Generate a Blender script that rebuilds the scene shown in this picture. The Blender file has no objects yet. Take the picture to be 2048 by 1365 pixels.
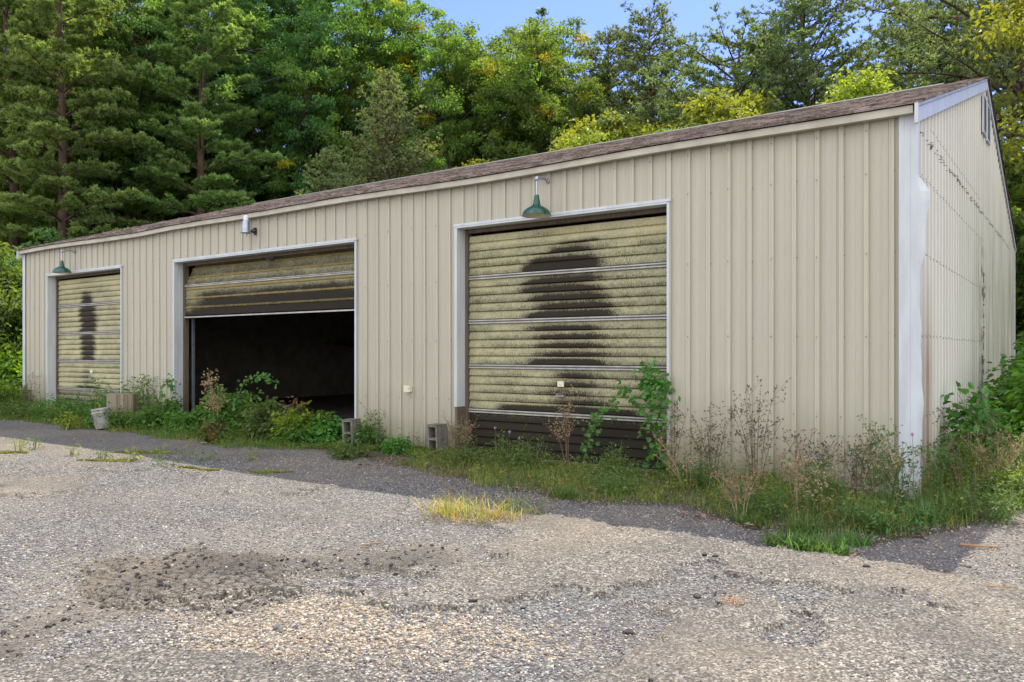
import bpy, math, random
import numpy as np
from mathutils import Vector

# ------------------------------------------------------------------ camera, sky, sun, exposure
sc = bpy.context.scene
R = math.radians
CAM = np.array([1.309, -8.287, 1.35])
RT = np.array([.812, .584, 0.0]); FW = np.array([-.584, .812, 0.0])
cd = bpy.data.cameras.new('camera'); cam = bpy.data.objects.new('camera', cd)
sc.collection.objects.link(cam); sc.camera = cam
cam.location = CAM
cam.rotation_euler = (R(90), 0, math.atan2(.584, .812))
cd.sensor_width = 36; cd.lens = 36 * 1600 / 2048; cd.shift_y = .011
cd.clip_start = .05; cd.clip_end = 2000
SUN = Vector((-.55, 2.5, 3.7)).normalized()
w = bpy.data.worlds.new('World'); sc.world = w; w.use_nodes = True
nt = w.node_tree; bg = nt.nodes['Background']
sk = nt.nodes.new('ShaderNodeTexSky'); sk.sky_type = 'NISHITA'; sk.sun_disc = False
sk.sun_elevation = math.asin(SUN.z); sk.sun_rotation = math.atan2(SUN.x, SUN.y)
sk.air_density = 1.0; sk.dust_density = .3; sk.ozone_density = 1.5
# unseen cloud added as fill behind and right of the camera; sky tinted blue
def wn(t, **k):
    o = nt.nodes.new('ShaderNode' + t)
    for a, b in k.items(): setattr(o, a, b)
    return o
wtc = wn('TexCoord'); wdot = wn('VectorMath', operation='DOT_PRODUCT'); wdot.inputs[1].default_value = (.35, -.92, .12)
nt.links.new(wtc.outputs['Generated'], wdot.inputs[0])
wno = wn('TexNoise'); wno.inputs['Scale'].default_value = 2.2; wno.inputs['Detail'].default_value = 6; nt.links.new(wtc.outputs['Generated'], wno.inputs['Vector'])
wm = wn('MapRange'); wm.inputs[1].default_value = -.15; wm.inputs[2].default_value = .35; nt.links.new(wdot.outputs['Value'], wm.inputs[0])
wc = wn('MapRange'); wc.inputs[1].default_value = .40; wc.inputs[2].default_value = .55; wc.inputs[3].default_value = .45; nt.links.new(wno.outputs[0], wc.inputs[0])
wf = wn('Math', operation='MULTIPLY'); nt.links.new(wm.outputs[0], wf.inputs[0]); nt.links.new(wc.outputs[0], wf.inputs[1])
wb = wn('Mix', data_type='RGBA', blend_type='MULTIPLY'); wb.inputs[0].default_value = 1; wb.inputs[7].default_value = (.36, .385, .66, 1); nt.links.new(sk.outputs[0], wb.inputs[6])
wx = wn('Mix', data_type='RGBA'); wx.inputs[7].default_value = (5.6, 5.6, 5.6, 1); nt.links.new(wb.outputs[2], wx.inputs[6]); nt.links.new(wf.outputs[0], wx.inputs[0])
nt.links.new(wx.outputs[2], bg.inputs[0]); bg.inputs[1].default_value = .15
sl = bpy.data.lights.new('sun', 'SUN'); sl.energy = 2.6; sl.angle = R(.5); sl.color = (1, .95, .87)
so = bpy.data.objects.new('sun', sl); sc.collection.objects.link(so)
so.rotation_euler = (-SUN).to_track_quat('-Z', 'Y').to_euler()
sc.view_settings.view_transform = 'Standard'; sc.view_settings.look = 'None'
sc.view_settings.exposure = 1.45; sc.view_settings.gamma = 1
sc.render.engine = 'CYCLES'

# ------------------------------------------------------------------ helpers
COL = sc.collection
rng = np.random.default_rng(7)
def G(px, py, z=0.0):
    "ground point (at height z) seen at photo pixel px,py"
    d = 1600 * (1.35 - z) / (py - 705.0)
    p = CAM + RT * ((px - 1024) / 1600 * d) + FW * d
    return (float(p[0]), float(p[1]), z)
def D(px, d, z=0.0):
    "point at camera depth d under photo column px"
    p = CAM + RT * ((px - 1024) / 1600 * d) + FW * d
    return (float(p[0]), float(p[1]), z)
def _h(i, j, s):
    n = (i.astype(np.int64) * 374761393 + j.astype(np.int64) * 668265263 + s * 974711) & 0x7fffffff
    n = ((n ^ (n >> 13)) * 1274126177) & 0x7fffffff
    return ((n ^ (n >> 16)) & 0xffff) / 65535.0
def vn(x, y, s=0):
    x = np.asarray(x, float); y = np.asarray(y, float)
    i = np.floor(x); j = np.floor(y); u = x - i; v = y - j
    u = u * u * (3 - 2 * u); v = v * v * (3 - 2 * v)
    return ((_h(i, j, s) * (1 - u) + _h(i + 1, j, s) * u) * (1 - v) + (_h(i, j + 1, s) * (1 - u) + _h(i + 1, j + 1, s) * u) * v)
def fb(x, y, s=0, o=4):
    r = 0; a = .5; x = np.asarray(x, float); y = np.asarray(y, float)
    for k in range(o):
        r = r + a * vn(x, y, s + k); x = x * 2.03; y = y * 2.03; a *= .5
    return r / (1 - .5 ** o)
def ss(a, b, x):
    t = np.clip((np.asarray(x, float) - a) / (b - a), 0, 1); return t * t * (3 - 2 * t)

class MB:
    def __init__(s): s.V = []; s.Q = []; s.n = 0; s.C = []
    def add(s, V, F, mi=0, c=None):
        V = np.asarray(V, float).reshape(-1, 3); F = np.asarray(F, np.int64)
        if len(F) == 0: return
        s.V.append(V); s.Q.append((F + s.n, mi)); s.n += len(V)
        if c is None: c = np.ones((len(V), 3))
        c = np.asarray(c, float)
        if c.ndim == 1: c = np.tile(c, (len(V), 1)) if len(c) == 3 else np.repeat(c[:, None], 3, 1)
        s.C.append(c)
    def box(s, x0, x1, y0, y1, z0, z1, mi=0, c=None):
        v = [(x, y, z) for z in (z0, z1) for y in (y0, y1) for x in (x0, x1)]
        s.add(v, [(0, 2, 3, 1), (4, 5, 7, 6), (0, 1, 5, 4), (2, 6, 7, 3), (0, 4, 6, 2), (1, 3, 7, 5)], mi, c)
    def tube(s, P, r, n=6, mi=0, c=None, cap=True):
        P = np.asarray(P, float); m = len(P); r = np.broadcast_to(np.asarray(r, float), (m,))
        T = np.gradient(P, axis=0); T /= np.linalg.norm(T, axis=1)[:, None] + 1e-9
        up = np.array([0, 0, 1.]) if abs(T[0][2]) < .9 else np.array([1., 0, 0])
        A = np.cross(T, up); A /= np.linalg.norm(A, axis=1)[:, None] + 1e-9; B = np.cross(T, A)
        a = np.arange(n) / n * 2 * np.pi
        V = P[:, None, :] + r[:, None, None] * (np.cos(a)[None, :, None] * A[:, None, :] + np.sin(a)[None, :, None] * B[:, None, :])
        i = np.arange(m - 1)[:, None] * n; j = np.arange(n)[None, :]; k = (j + 1) % n
        F = np.stack([i + j, i + n + j, i + n + k, i + k], -1).reshape(-1, 4)
        V = V.reshape(-1, 3)
        s.add(V, F, mi, c)
        if cap and n == 4: pass
        if cap:
            for b, o in ((0, 1), ((m - 1) * n, 0)):
                c0 = V[b:b + n].mean(0); vv = np.vstack([V[b:b + n], c0])
                ff = [(q, (q + 1) % n, n) if o else ((q + 1) % n, q, n) for q in range(n)]
                s.add(vv, ff, mi, c)
    def lathe(s, prof, n, o, mi=0, c=None):
        "prof: list of (r,z)"
        prof = np.asarray(prof, float); m = len(prof); a = np.arange(n) / n * 2 * np.pi
        V = np.stack([prof[:, 0][:, None] * np.cos(a), prof[:, 0][:, None] * np.sin(a), np.repeat(prof[:, 1][:, None], n, 1)], -1).reshape(-1, 3) + np.asarray(o)
        i = np.arange(m - 1)[:, None] * n; j = np.arange(n)[None, :]; k = (j + 1) % n
        s.add(V, np.stack([i + j, i + k, i + n + k, i + n + j], -1).reshape(-1, 4), mi, c)
    def grid(s, V, nr, nc, mi=0, c=None):
        i = np.arange(nr - 1)[:, None] * nc; j = np.arange(nc - 1)[None, :]
        s.add(V, np.stack([i + j, i + j + 1, i + nc + j + 1, i + nc + j], -1).reshape(-1, 4), mi, c)
    def leaves(s, P, Dr, N, L, W, mi=0, c=None, fold=.25, hexa=False):
        "many leaves: base P, direction Dr, normal N, length L, width W"
        n = len(P)
        if n == 0: return
        Dr = Dr / (np.linalg.norm(Dr, axis=1)[:, None] + 1e-9)
        S = np.cross(Dr, N); S /= np.linalg.norm(S, axis=1)[:, None] + 1e-9; N = np.cross(S, Dr)
        L = np.broadcast_to(L, (n,))[:, None]; W = np.broadcast_to(W, (n,))[:, None]
        if hexa:
            f = fold * W
            pts = [P, P + Dr * L * .3 + S * W * .5 + N * f, P + Dr * L * .72 + S * W * .36 + N * f * .6, P + Dr * L - N * L * .12,
                   P + Dr * L * .72 - S * W * .36 + N * f * .6, P + Dr * L * .3 - S * W * .5 + N * f]
            V = np.stack(pts, 1).reshape(-1, 3); b = np.arange(n)[:, None] * 6
            F = np.concatenate([b + np.array([[0, 1, 2, 3]]), b + np.array([[0, 3, 4, 5]])]); k = 6
        else:
            pts = [P, P + Dr * L * .45 + S * W * .5 + N * W * fold, P + Dr * L, P + Dr * L * .45 - S * W * .5 + N * W * fold]
            V = np.stack(pts, 1).reshape(-1, 3); b = np.arange(n)[:, None] * 4
            F = b + np.array([[0, 1, 2, 3]]); k = 4
        if c is not None and np.ndim(c) == 2 and len(c) == n: c = np.repeat(c, k, 0)
        elif c is not None and np.ndim(c) == 1 and len(c) == n: c = np.repeat(np.repeat(np.asarray(c)[:, None], 3, 1), k, 0)
        s.add(V, F, mi, c)
    def mesh(s, name, mats, smooth=False):
        V = np.concatenate(s.V); C = np.concatenate(s.C)
        me = bpy.data.meshes.new(name); me.vertices.add(len(V)); me.vertices.foreach_set('co', V.ravel())
        idx = np.concatenate([q.ravel() for q, m in s.Q]); tot = np.concatenate([np.full(len(q), q.shape[1]) for q, m in s.Q])
        mi = np.concatenate([np.full(len(q), m) for q, m in s.Q])
        me.loops.add(len(idx)); me.loops.foreach_set('vertex_index', idx.astype(np.int32))
        me.polygons.add(len(tot)); st = np.concatenate([[0], np.cumsum(tot)[:-1]])
        me.polygons.foreach_set('loop_start', st.astype(np.int32))
        me.polygons.foreach_set('material_index', mi.astype(np.int32))
        me.polygons.foreach_set('use_smooth', np.full(len(tot), bool(smooth)))
        me.update(calc_edges=True)
        a = me.color_attributes.new('tint', 'FLOAT_COLOR', 'POINT')
        a.data.foreach_set('color', np.hstack([C, np.ones((len(C), 1))]).astype(np.float32).ravel())
        for m in (mats if isinstance(mats, (list, tuple)) else [mats]): me.materials.append(m)
        return me
    def build(s, name, mats, parent=None, smooth=False):
        o = bpy.data.objects.new(name, s.mesh(name, mats, smooth)); COL.objects.link(o)
        if parent: o.parent = parent
        return o
def tag(o, label, cat=None, group=None, kind=None):
    if label: o['label'] = label
    if cat: o['category'] = cat
    if group: o['group'] = group
    if kind: o['kind'] = kind
    return o
def empty(name, loc, label, cat, group=None, rz=0):
    o = bpy.data.objects.new(name, None); COL.objects.link(o); o.location = loc; o.rotation_euler = (0, 0, rz)
    o.empty_display_size = .2
    return tag(o, label, cat, group)
def copy_thing(root, loc, rz, label, sc_=1.0, group=None):
    r = root.copy(); COL.objects.link(r); r.location = loc; r.rotation_euler = (0, 0, rz)
    r.scale = (sc_,) * 3 if np.isscalar(sc_) else sc_
    r['label'] = label
    if group: r['group'] = group
    for ch in list(root.children):
        c = ch.copy(); COL.objects.link(c); c.parent = r
    return r

# ------------------------------------------------------------------ materials
class NT:
    def __init__(s, name):
        s.m = bpy.data.materials.new(name); s.m.use_nodes = True; s.t = s.m.node_tree; s.b = s.t.nodes['Principled BSDF']
        s.out = s.t.nodes['Material Output']
    def n(s, typ, **kw):
        o = s.t.nodes.new('ShaderNode' + typ)
        for k, v in kw.items(): setattr(o, k, v)
        return o
    def l(s, a, b): s.t.links.new(a, b)
    def val(s, x, sock):
        if isinstance(x, (int, float)): sock.default_value = x
        elif isinstance(x, (tuple, list)): sock.default_value = (*x, 1) if len(x) == 3 and len(sock.default_value) == 4 else x
        else: s.l(x, sock)
    def math(s, op, a, b=0.0, clamp=False):
        o = s.n('Math', operation=op, use_clamp=clamp); s.val(a, o.inputs[0]); s.val(b, o.inputs[1]); return o.outputs[0]
    def mix(s, f, a, b, mode='MIX'):
        o = s.n('Mix', data_type='RGBA', blend_type=mode); s.val(f, o.inputs[0]); s.val(a, o.inputs[6]); s.val(b, o.inputs[7]); return o.outputs[2]
    def rng(s, x, a, b, c=0.0, d=1.0):
        o = s.n('MapRange'); s.val(x, o.inputs[0])
        for i, v in enumerate((a, b, c, d)): o.inputs[i + 1].default_value = v
        return o.outputs[0]
    def pos(s, scale=(1, 1, 1), obj=True):
        if not hasattr(s, 'tc'): s.tc = s.n('TexCoord')
        o = s.n('Mapping'); o.inputs[3].default_value = scale; s.l(s.tc.outputs['Object'], o.inputs[0]); return o.outputs[0]
    def noise(s, sc=5, det=3, vec=None, rough=.55, out=0):
        o = s.n('TexNoise'); o.inputs['Scale'].default_value = sc; o.inputs['Detail'].default_value = det; o.inputs['Roughness'].default_value = rough
        s.l(vec if vec is not None else s.pos(), o.inputs['Vector']); return o.outputs[out]
    def vor(s, sc=5, vec=None, feat='F1', out=0):
        o = s.n('TexVoronoi', feature=feat); o.inputs['Scale'].default_value = sc
        s.l(vec if vec is not None else s.pos(), o.inputs['Vector']); return o.outputs[out]
    def xyz(s):
        o = s.n('SeparateXYZ'); s.l(s.pos(), o.inputs[0]); return o.outputs
    def tint(s):
        o = s.n('VertexColor', layer_name='tint'); return o.outputs[0]
    def sep(s, c):
        o = s.n('SeparateColor'); s.l(c, o.inputs[0]); return o.outputs
    def ramp(s, f, stops):
        o = s.n('ValToRGB'); e = o.color_ramp.elements
        while len(e) < len(stops): e.new(.5)
        for el, (p, c) in zip(e, stops): el.position = p; el.color = (*c, 1)
        s.l(f, o.inputs[0]); return o.outputs[0]
    def bump(s, h, st=.3, d=.02):
        o = s.n('Bump'); o.inputs['Strength'].default_value = st; o.inputs['Distance'].default_value = d; s.l(h, o.inputs['Height']); s.l(o.outputs[0], s.b.inputs['Normal'])
    def fin(s, col=None, rough=.6, metal=0.0, spec=.5):
        if col is not None: s.val(col, s.b.inputs['Base Color'])
        s.val(rough, s.b.inputs['Roughness']); s.val(metal, s.b.inputs['Metallic']); s.b.inputs['Specular IOR Level'].default_value = spec
        return s.m
def simple(name, col, rough=.6, metal=0., var=.15, sc=6, bump=0, spec=.4, streak=(1, 1, 1)):
    t = NT(name); nz = t.noise(sc, 4, t.pos(streak))
    c2 = tuple(x * (1 - var * 2) for x in col)
    c = t.mix(t.rng(nz, .35, .75), col, c2)
    if bump: t.bump(nz, bump)
    return t.fin(c, rough, metal, spec)
def leafmat(name, col, trans=.35, tcol=None, var=.25, rough=.55):
    "leaf: tint attribute multiplies colour; thin translucent blade"
    t = NT(name); tn = t.tint(); oi = t.n('ObjectInfo')
    hsv = t.n('HueSaturation'); hsv.inputs[4].default_value = (*col, 1)
    t.l(t.rng(oi.outputs['Random'], 0, 1, .485, .515), hsv.inputs[0]); t.l(t.rng(oi.outputs['Random'], 0, 1, .85, 1.15), hsv.inputs[2])
    c = t.mix(1.0, hsv.outputs[0], tn, 'MULTIPLY')
    t.fin(c, rough, 0, .3)
    tr = t.n('BsdfTranslucent'); tc = t.mix(1.0, c, tcol or (1.9, 1.7, .55), 'MULTIPLY'); t.l(tc, tr.inputs[0])
    mx = t.n('MixShader'); mx.inputs[0].default_value = trans
    t.l(t.b.outputs[0], mx.inputs[1]); t.l(tr.outputs[0], mx.inputs[2]); t.l(mx.outputs[0], t.out.inputs[0])
    return t.m

def siding_mat(name, base, grime, gz=1.1, extra=None):
    t = NT(name); x, y, z = t.xyz()
    sv = t.pos((9, 9, .45)); streak = t.noise(1.0, 5, sv, .6); big = t.noise(.7, 3); fine = t.noise(40, 3, t.pos((1, 1, .12)))
    c = t.mix(t.rng(streak, .35, .7, 0, .35), base, tuple(v * .74 for v in base))
    sh = t.n('TexWhiteNoise', noise_dimensions='1D'); t.l(t.math('FLOOR', t.math('DIVIDE', t.math('ADD', x, y), .9144)), sh.inputs['W']); c = t.mix(t.math('MULTIPLY', sh.outputs[0], .16), c, tuple(v * .62 for v in base))
    c = t.mix(t.rng(big, .3, .7, 0, .3), c, tuple(v * k for v, k in zip(base, (.93, .95, 1.06))))
    c = t.mix(t.rng(fine, .4, .7, 0, .12), c, tuple(v * .6 for v in base))
    lap = t.math('FRACT', t.math('DIVIDE', t.math('ADD', t.math('ADD', x, y), 40.02), .9144)); c = t.mix(t.math('MULTIPLY', t.math('LESS_THAN', lap, .0075), .6), c, tuple(v * .35 for v in base))
    # splash grime rising from the ground with an uneven tide line
    lim = t.math('ADD', t.math('MULTIPLY', t.noise(1.3, 3, t.pos((1, 1, .1))), gz), t.math('MULTIPLY', streak, .35))
    f = t.math('SUBTRACT', lim, z); f = t.rng(f, -.15, .55, 0, .75)
    c = t.mix(f, c, grime)
    f2 = t.math('MULTIPLY', t.rng(z, .45, 0, 0, 1), t.rng(streak, .35, .65)); c = t.mix(t.math('MULTIPLY', f2, .6), c, (.09, .08, .05))
    if extra: c = extra(t, c, x, y, z, streak)
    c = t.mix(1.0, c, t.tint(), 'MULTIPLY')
    t.bump(t.noise(3, 3, t.pos((1, 1, .5))), .12, .02)
    return t.fin(c, .5, 0, .35)
def side_extra(t, c, x, y, z, streak):
    # brown stain near the near corner foot, green algae on the far half
    a = t.math('MULTIPLY', t.rng(y, 1.1, .7), t.rng(z, 2.3, 1.2)); a = t.math('MULTIPLY', a, t.rng(streak, .25, .6, .25, .85))
    c = t.mix(a, c, (.30, .22, .15))
    g = t.math('MULTIPLY', t.rng(y, 2.6, 6.5), t.rng(streak, .3, .65, .15, .7)); g = t.math('MULTIPLY', g, t.rng(z, 4.6, 2.4))
    c = t.mix(g, c, (.17, .19, .09))
    m = t.math('MULTIPLY', t.math('SUBTRACT', 1, t.rng(t.math('ABSOLUTE', t.math('SUBTRACT', y, 5.7)), .0, .35)), t.rng(z, 3.6, 2.2))
    return t.mix(t.math('MULTIPLY', m, t.rng(t.noise(6, 4, t.pos((1, 3, .6))), .45, .6)), c, (.05, .05, .03))
M = {}
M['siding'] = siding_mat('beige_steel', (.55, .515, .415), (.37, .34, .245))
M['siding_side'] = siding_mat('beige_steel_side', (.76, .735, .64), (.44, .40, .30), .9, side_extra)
M['trim'] = simple('white_trim', (.57, .60, .62), .45, 0, .10, 3, .05, streak=(3, 3, .5))
M['fascia'] = simple('fascia_paint', (.50, .465, .37), .55, 0, .16, 4, .1)
M['screw'] = simple('screw_metal', (.20, .17, .12), .5, .4)
M['darkwood'] = simple('old_wood', (.16, .125, .09), .85, 0, .3, 8, .3, streak=(6, 6, .4))
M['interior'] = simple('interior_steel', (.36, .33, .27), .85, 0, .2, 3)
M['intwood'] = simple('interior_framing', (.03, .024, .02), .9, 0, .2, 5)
M['floor'] = simple('dusty_concrete', (.26, .22, .18), .9, 0, .25, 3, .1)
M['rail'] = simple('rail_metal', (.50, .50, .47), .5, .2, .25, 6)
M['galv'] = simple('galvanised', (.42, .47, .52), .35, .75, .15, 12)
M['darkmetal'] = simple('dark_bracket', (.05, .055, .06), .5, .5)
M['green'] = simple('green_enamel', (.010, .075, .042), .16, 0, .15, 9, 0, .6)
M['enamel_in'] = simple('white_enamel', (.80, .74, .60), .35, 0, .15, 7)
M['bulb'] = simple('bulb_glass', (.75, .68, .5), .1)
M['whitecap'] = simple('photocell_white', (.78, .79, .80), .35)
M['outlet'] = simple('ivory_plastic', (.76, .70, .50), .4, 0, .06)
M['block'] = simple('concrete_block', (.21, .195, .165), .95, 0, .3, 14, .6)
M['bucket'] = simple('dirty_bucket', (.52, .51, .46), .6, 0, .33, 9, .2)
M['bark_grey'] = simple('bark_grey', (.10, .085, .07), .95, 0, .35, 7, .8, streak=(4, 4, .7))
M['bark_pine'] = simple('bark_pine', (.135, .085, .06), .95, 0, .4, 7, .8, streak=(3, 3, 1))
M['stumpwood'] = simple('stump_wood', (.33, .275, .20), .9, 0, .35, 5, .6, streak=(7, 7, .4))
M['drystem'] = simple('dry_stem', (.16, .105, .07), .9)
M['palestem'] = simple('pale_stem', (.42, .30, .18), .9)
M['greenstem'] = simple('green_stem', (.10, .15, .05), .8)
M['stick'] = simple('dry_stick', (.40, .22, .10), .85)
M['deadleaf'] = simple('dead_leaf', (.33, .20, .13), .85, 0, .25, 20)

def door_material():
    t = NT('door_steel'); tn = t.sep(t.tint()); stain, mild, rust = tn[0], tn[1], tn[2]
    st = t.noise(1.0, 6, t.pos((150, 1, 26)), .75); sp = t.noise(70, 4, rough=.7); big = t.noise(2.2, 4)
    c = t.mix(t.rng(big, .35, .7, 0, .6), (.55, .50, .29), (.45, .43, .29))
    c = t.mix(t.math('MULTIPLY', t.rng(big, .3, .6, .3, 1), mild), c, (.31, .31, .20))
    c = t.mix(rust, c, (.40, .28, .07))
    f = t.math('ADD', stain, t.math('MULTIPLY', t.math('SUBTRACT', st, .5), 2.3)); f = t.math('ADD', f, t.math('MULTIPLY', t.math('SUBTRACT', sp, .5), .8)); lgn = t.noise(7, 4); f = t.math('ADD', f, t.math('MULTIPLY', t.math('SUBTRACT', lgn, .5), .4))
    c = t.mix(t.rng(f, .04, .34, 0, .62), c, (.14, .13, .08))
    c = t.mix(t.rng(f, .38, .72, 0, .97), c, (.020, .015, .010))
    t.bump(sp, .1, .01)
    return t.fin(c, .7, 0, .15)
M['door'] = door_material()

def shingle_mat():
    t = NT('shingles'); tn = t.tint(); nz = t.noise(60, 3); pat = t.noise(1.2, 4); sp = t.noise(14, 4); wr = t.noise(1.0, 5, t.pos((5, 16, 16)), .75)
    c = t.mix(1.0, (.27, .215, .19), tn, 'MULTIPLY')
    c = t.mix(t.rng(nz, .4, .7, 0, .5), c, (.42, .37, .33))
    c = t.mix(t.rng(wr, .48, .62, 0, .85), c, (.065, .05, .044))
    c = t.mix(t.math('MULTIPLY', t.rng(pat, .5, .7), t.rng(sp, .5, .6)), c, (.17, .15, .07))
    t.bump(wr, .9, .03)
    return t.fin(c, .95, 0, .2)
M['shingle'] = shingle_mat()

def ground_mat():
    # tint: R = asphalt remnant, G = tan pebble zone, B = soil/moss
    t = NT('gravel_ground'); tn = t.sep(t.tint()); asp, tan, soil = tn[0], tn[1], tn[2]
    v1 = t.n('TexVoronoi'); v1.inputs['Scale'].default_value = 62; t.l(t.pos(), v1.inputs['Vector'])
    v2 = t.n('TexVoronoi'); v2.inputs['Scale'].default_value = 95; t.l(t.pos(), v2.inputs['Vector'])
    r = t.sep(v1.outputs['Color'])[0]; r2 = t.sep(v2.outputs['Color'])[1]; r3 = t.sep(v1.outputs['Color'])[1]
    grey = t.ramp(r, [(0, (.065, .066, .068)), (.35, (.15, .15, .145)), (.7, (.29, .28, .255)), (1, (.56, .53, .46))])
    tanc = t.ramp(r, [(0, (.18, .14, .10)), (.4, (.40, .31, .20)), (.75, (.56, .47, .34)), (1, (.72, .66, .54))])
    g = t.mix(t.math('GREATER_THAN', t.math('ADD', tan, t.math('MULTIPLY', r3, .5)), .62), grey, tanc)
    g = t.mix(t.rng(v1.outputs['Distance'], .3, .75, 0, .75), g, (.05, .047, .042))
    aspc = t.ramp(r2, [(0, (.032, .028, .022)), (.35, (.125, .108, .083)), (.7, (.265, .236, .185)), (1, (.56, .51, .42))])
    dk = t.noise(1.1, 4); aspc = t.mix(t.rng(dk, .4, .68, 0, .5), aspc, (.075, .068, .058))
    aspc = t.mix(t.math('MULTIPLY', t.rng(asp, 1.0, 2.0, 0, .9), t.rng(t.noise(7, 5), .2, .5, .5, 1)), aspc, (.028, .026, .024))
    edge = t.noise(9, 5, rough=.7); f = t.math('ADD', asp, t.math('MULTIPLY', t.math('SUBTRACT', edge, .5), .9))
    c = t.mix(t.rng(f, .42, .58), g, aspc)
    md = t.noise(11, 6, rough=.75); c = t.mix(t.rng(md, .42, .66, 0, .55), c, (.07, .065, .055)); md2 = t.noise(30, 4, rough=.7); c = t.mix(t.rng(md2, .52, .66, 0, .7), c, (.045, .04, .036))
    lg = t.noise(.35, 5); c = t.mix(t.rng(lg, .4, .6, 0, .4), c, (.27, .215, .15)); lg2 = t.noise(.8, 4, t.pos((1, 1.8, 1))); c = t.mix(t.rng(lg2, .5, .7, 0, .45), c, (.11, .095, .075))
    so = t.math('ADD', soil, t.math('MULTIPLY', t.math('SUBTRACT', edge, .5), .8))
    c = t.mix(t.rng(so, .4, .7), c, t.mix(t.noise(25, 4), (.055, .045, .028), (.12, .095, .06)))
    h = t.math('ADD', t.math('SUBTRACT', 1, v1.outputs['Distance']), t.math('MULTIPLY', v2.outputs['Distance'], -.5))
    t.bump(h, .8, .012)
    return t.fin(c, .92, 0, .25)
M['ground'] = ground_mat()
def stone_mat():
    t = NT('stone'); tn = t.tint(); nz = t.noise(180, 2)
    c = t.mix(t.rng(nz, .35, .7, 0, .3), tn, (.12, .115, .11)); return t.fin(c, .8, 0, .3)
M['stone'] = stone_mat()
M['moss'] = leafmat('moss', (.24, .25, .045), .1)
M['pine'] = leafmat('pine_needles', (.22, .33, .125), .45)
M['pine_dark'] = leafmat('pine_needles_dark', (.155, .215, .115), .42)
M['pine_pale'] = leafmat('pine_needles_pale', (.22, .31, .155), .45)
M['leaf'] = leafmat('oak_leaves', (.125, .20, .05), .5)
M['leaf_deep'] = leafmat('deep_leaves', (.085, .175, .065), .48)
M['leaf_yel'] = leafmat('yellow_leaves', (.21, .26, .045), .45)
M['bushleaf'] = leafmat('bush_leaves', (.09, .205, .045), .42)
M['weed'] = leafmat('weed_leaves', (.10, .175, .045), .35)
M['grass'] = leafmat('grass_blades', (.115, .20, .055), .38)
M['grass_yel'] = leafmat('yellow_grass', (.36, .37, .07), .3, (1.3, 1.2, .6))
M['dryflower'] = leafmat('dry_seed', (.36, .26, .15), .2, (1.1, 1., .8))
M['darkseed'] = leafmat('dark_seed', (.085, .052, .038), .1, (1.1, 1., .8))
M['redleaf'] = leafmat('reddish_leaves', (.20, .09, .05), .3, (1.4, 1., .6))
M['wildflower'] = leafmat('pale_purple', (.55, .38, .55), .3, (1., 1., 1.))
# ------------------------------------------------------------------ ground
def axis(lo, hi, fine, far):
    a = list(np.arange(lo, hi + 1e-6, fine)); x = hi; st = fine
    while x < far: st *= 1.25; x += st; a.append(x)
    x = lo; st = fine; b = []
    while x > -far: st *= 1.25; x -= st; b.append(x)
    return np.array(b[::-1] + a)
PATCH = [G(350, 1165), G(60, 1260), G(900, 1140)]
def to_px(x, y):
    dx = x - CAM[0]; dy = y - CAM[1]
    d = dx * FW[0] + dy * FW[1]; X = dx * RT[0] + dy * RT[1]
    return X, d
def asphalt(x, y):
    "asphalt remnants, 0..1, patches laid out in the yard"
    n = fb(x * .55 + 3, y * .55, 11, 5)
    a = ss(.40, .52, n + .14 * ss(-3.5, 0.5, x) * ss(-.8, -3.0, y))
    d = np.hypot((x + 3.10) / .72, (y + 5.55) / .55); a = np.maximum(a, ss(1.15, .8, d + 1.1 * (fb(x * 2.6, y * 2.6, 5) - .5)))
    tanz = tanzone(x, y)
    return np.clip(a * (1 - ss(.3, .7, tanz)) * (1 - .8 * ss(-3.3, -2.3, y + .5 * (fb(x, y, 77) - .5))), 0, 1)
def darkband(x, y):
    "darker, freshly broken asphalt plus painted shade in the cracks: the crumbled patch and the band running away from it"
    d = np.hypot((x + 3.10) / .72, (y + 5.55) / .55); b = ss(1.25, .75, d + 1.1 * (fb(x * 2.6, y * 2.6, 5) - .5)); b = b * (.4 + 1.0 * ss(.20, .05, crackf(x, y)))  # crack lines darkened in the colour to stand for shade inside them
    L = [G(-60, 1300), G(180, 1215), G(380, 1130), G(640, 1125), G(860, 1110)]
    for p, q in zip(L[:-1], L[1:]):
        px, py = q[0] - p[0], q[1] - p[1]; t = np.clip(((x - p[0]) * px + (y - p[1]) * py) / (px * px + py * py), 0, 1)
        e = np.hypot(x - p[0] - t * px, y - p[1] - t * py); b = np.maximum(b, ss(.42, .1, e + .5 * (fb(x * 2.2, y * 2.2, 15) - .5)) * .75)
    return b
def tanzone(x, y):
    c = G(600, 1235); d = np.hypot((x - c[0]) / 1.3, (y - c[1]) / .75)
    return .8 * ss(1.35, .2, d + 1.5 * (fb(x * 1.6, y * 1.6, 31) - .5))
def crackf(x, y):
    # cellular crack pattern
    wx = x + .05 * fb(x * 9, y * 9, 3); wy = y + .05 * fb(x * 9 + 7, y * 9, 4)
    s = 12.5; X = wx * s; Y = wy * s; i0 = np.floor(X); j0 = np.floor(Y); f1 = np.full(X.shape, 9.); f2 = np.full(X.shape, 9.)
    for di in (-1, 0, 1):
        for dj in (-1, 0, 1):
            ci = i0 + di; cj = j0 + dj
            d = np.hypot(ci + _h(ci, cj, 1) - X, cj + _h(ci, cj, 2) - Y)
            n1 = np.minimum(f1, d); f2 = np.minimum(f2, np.maximum(f1, d)); f1 = n1
    return f2 - f1
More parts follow.
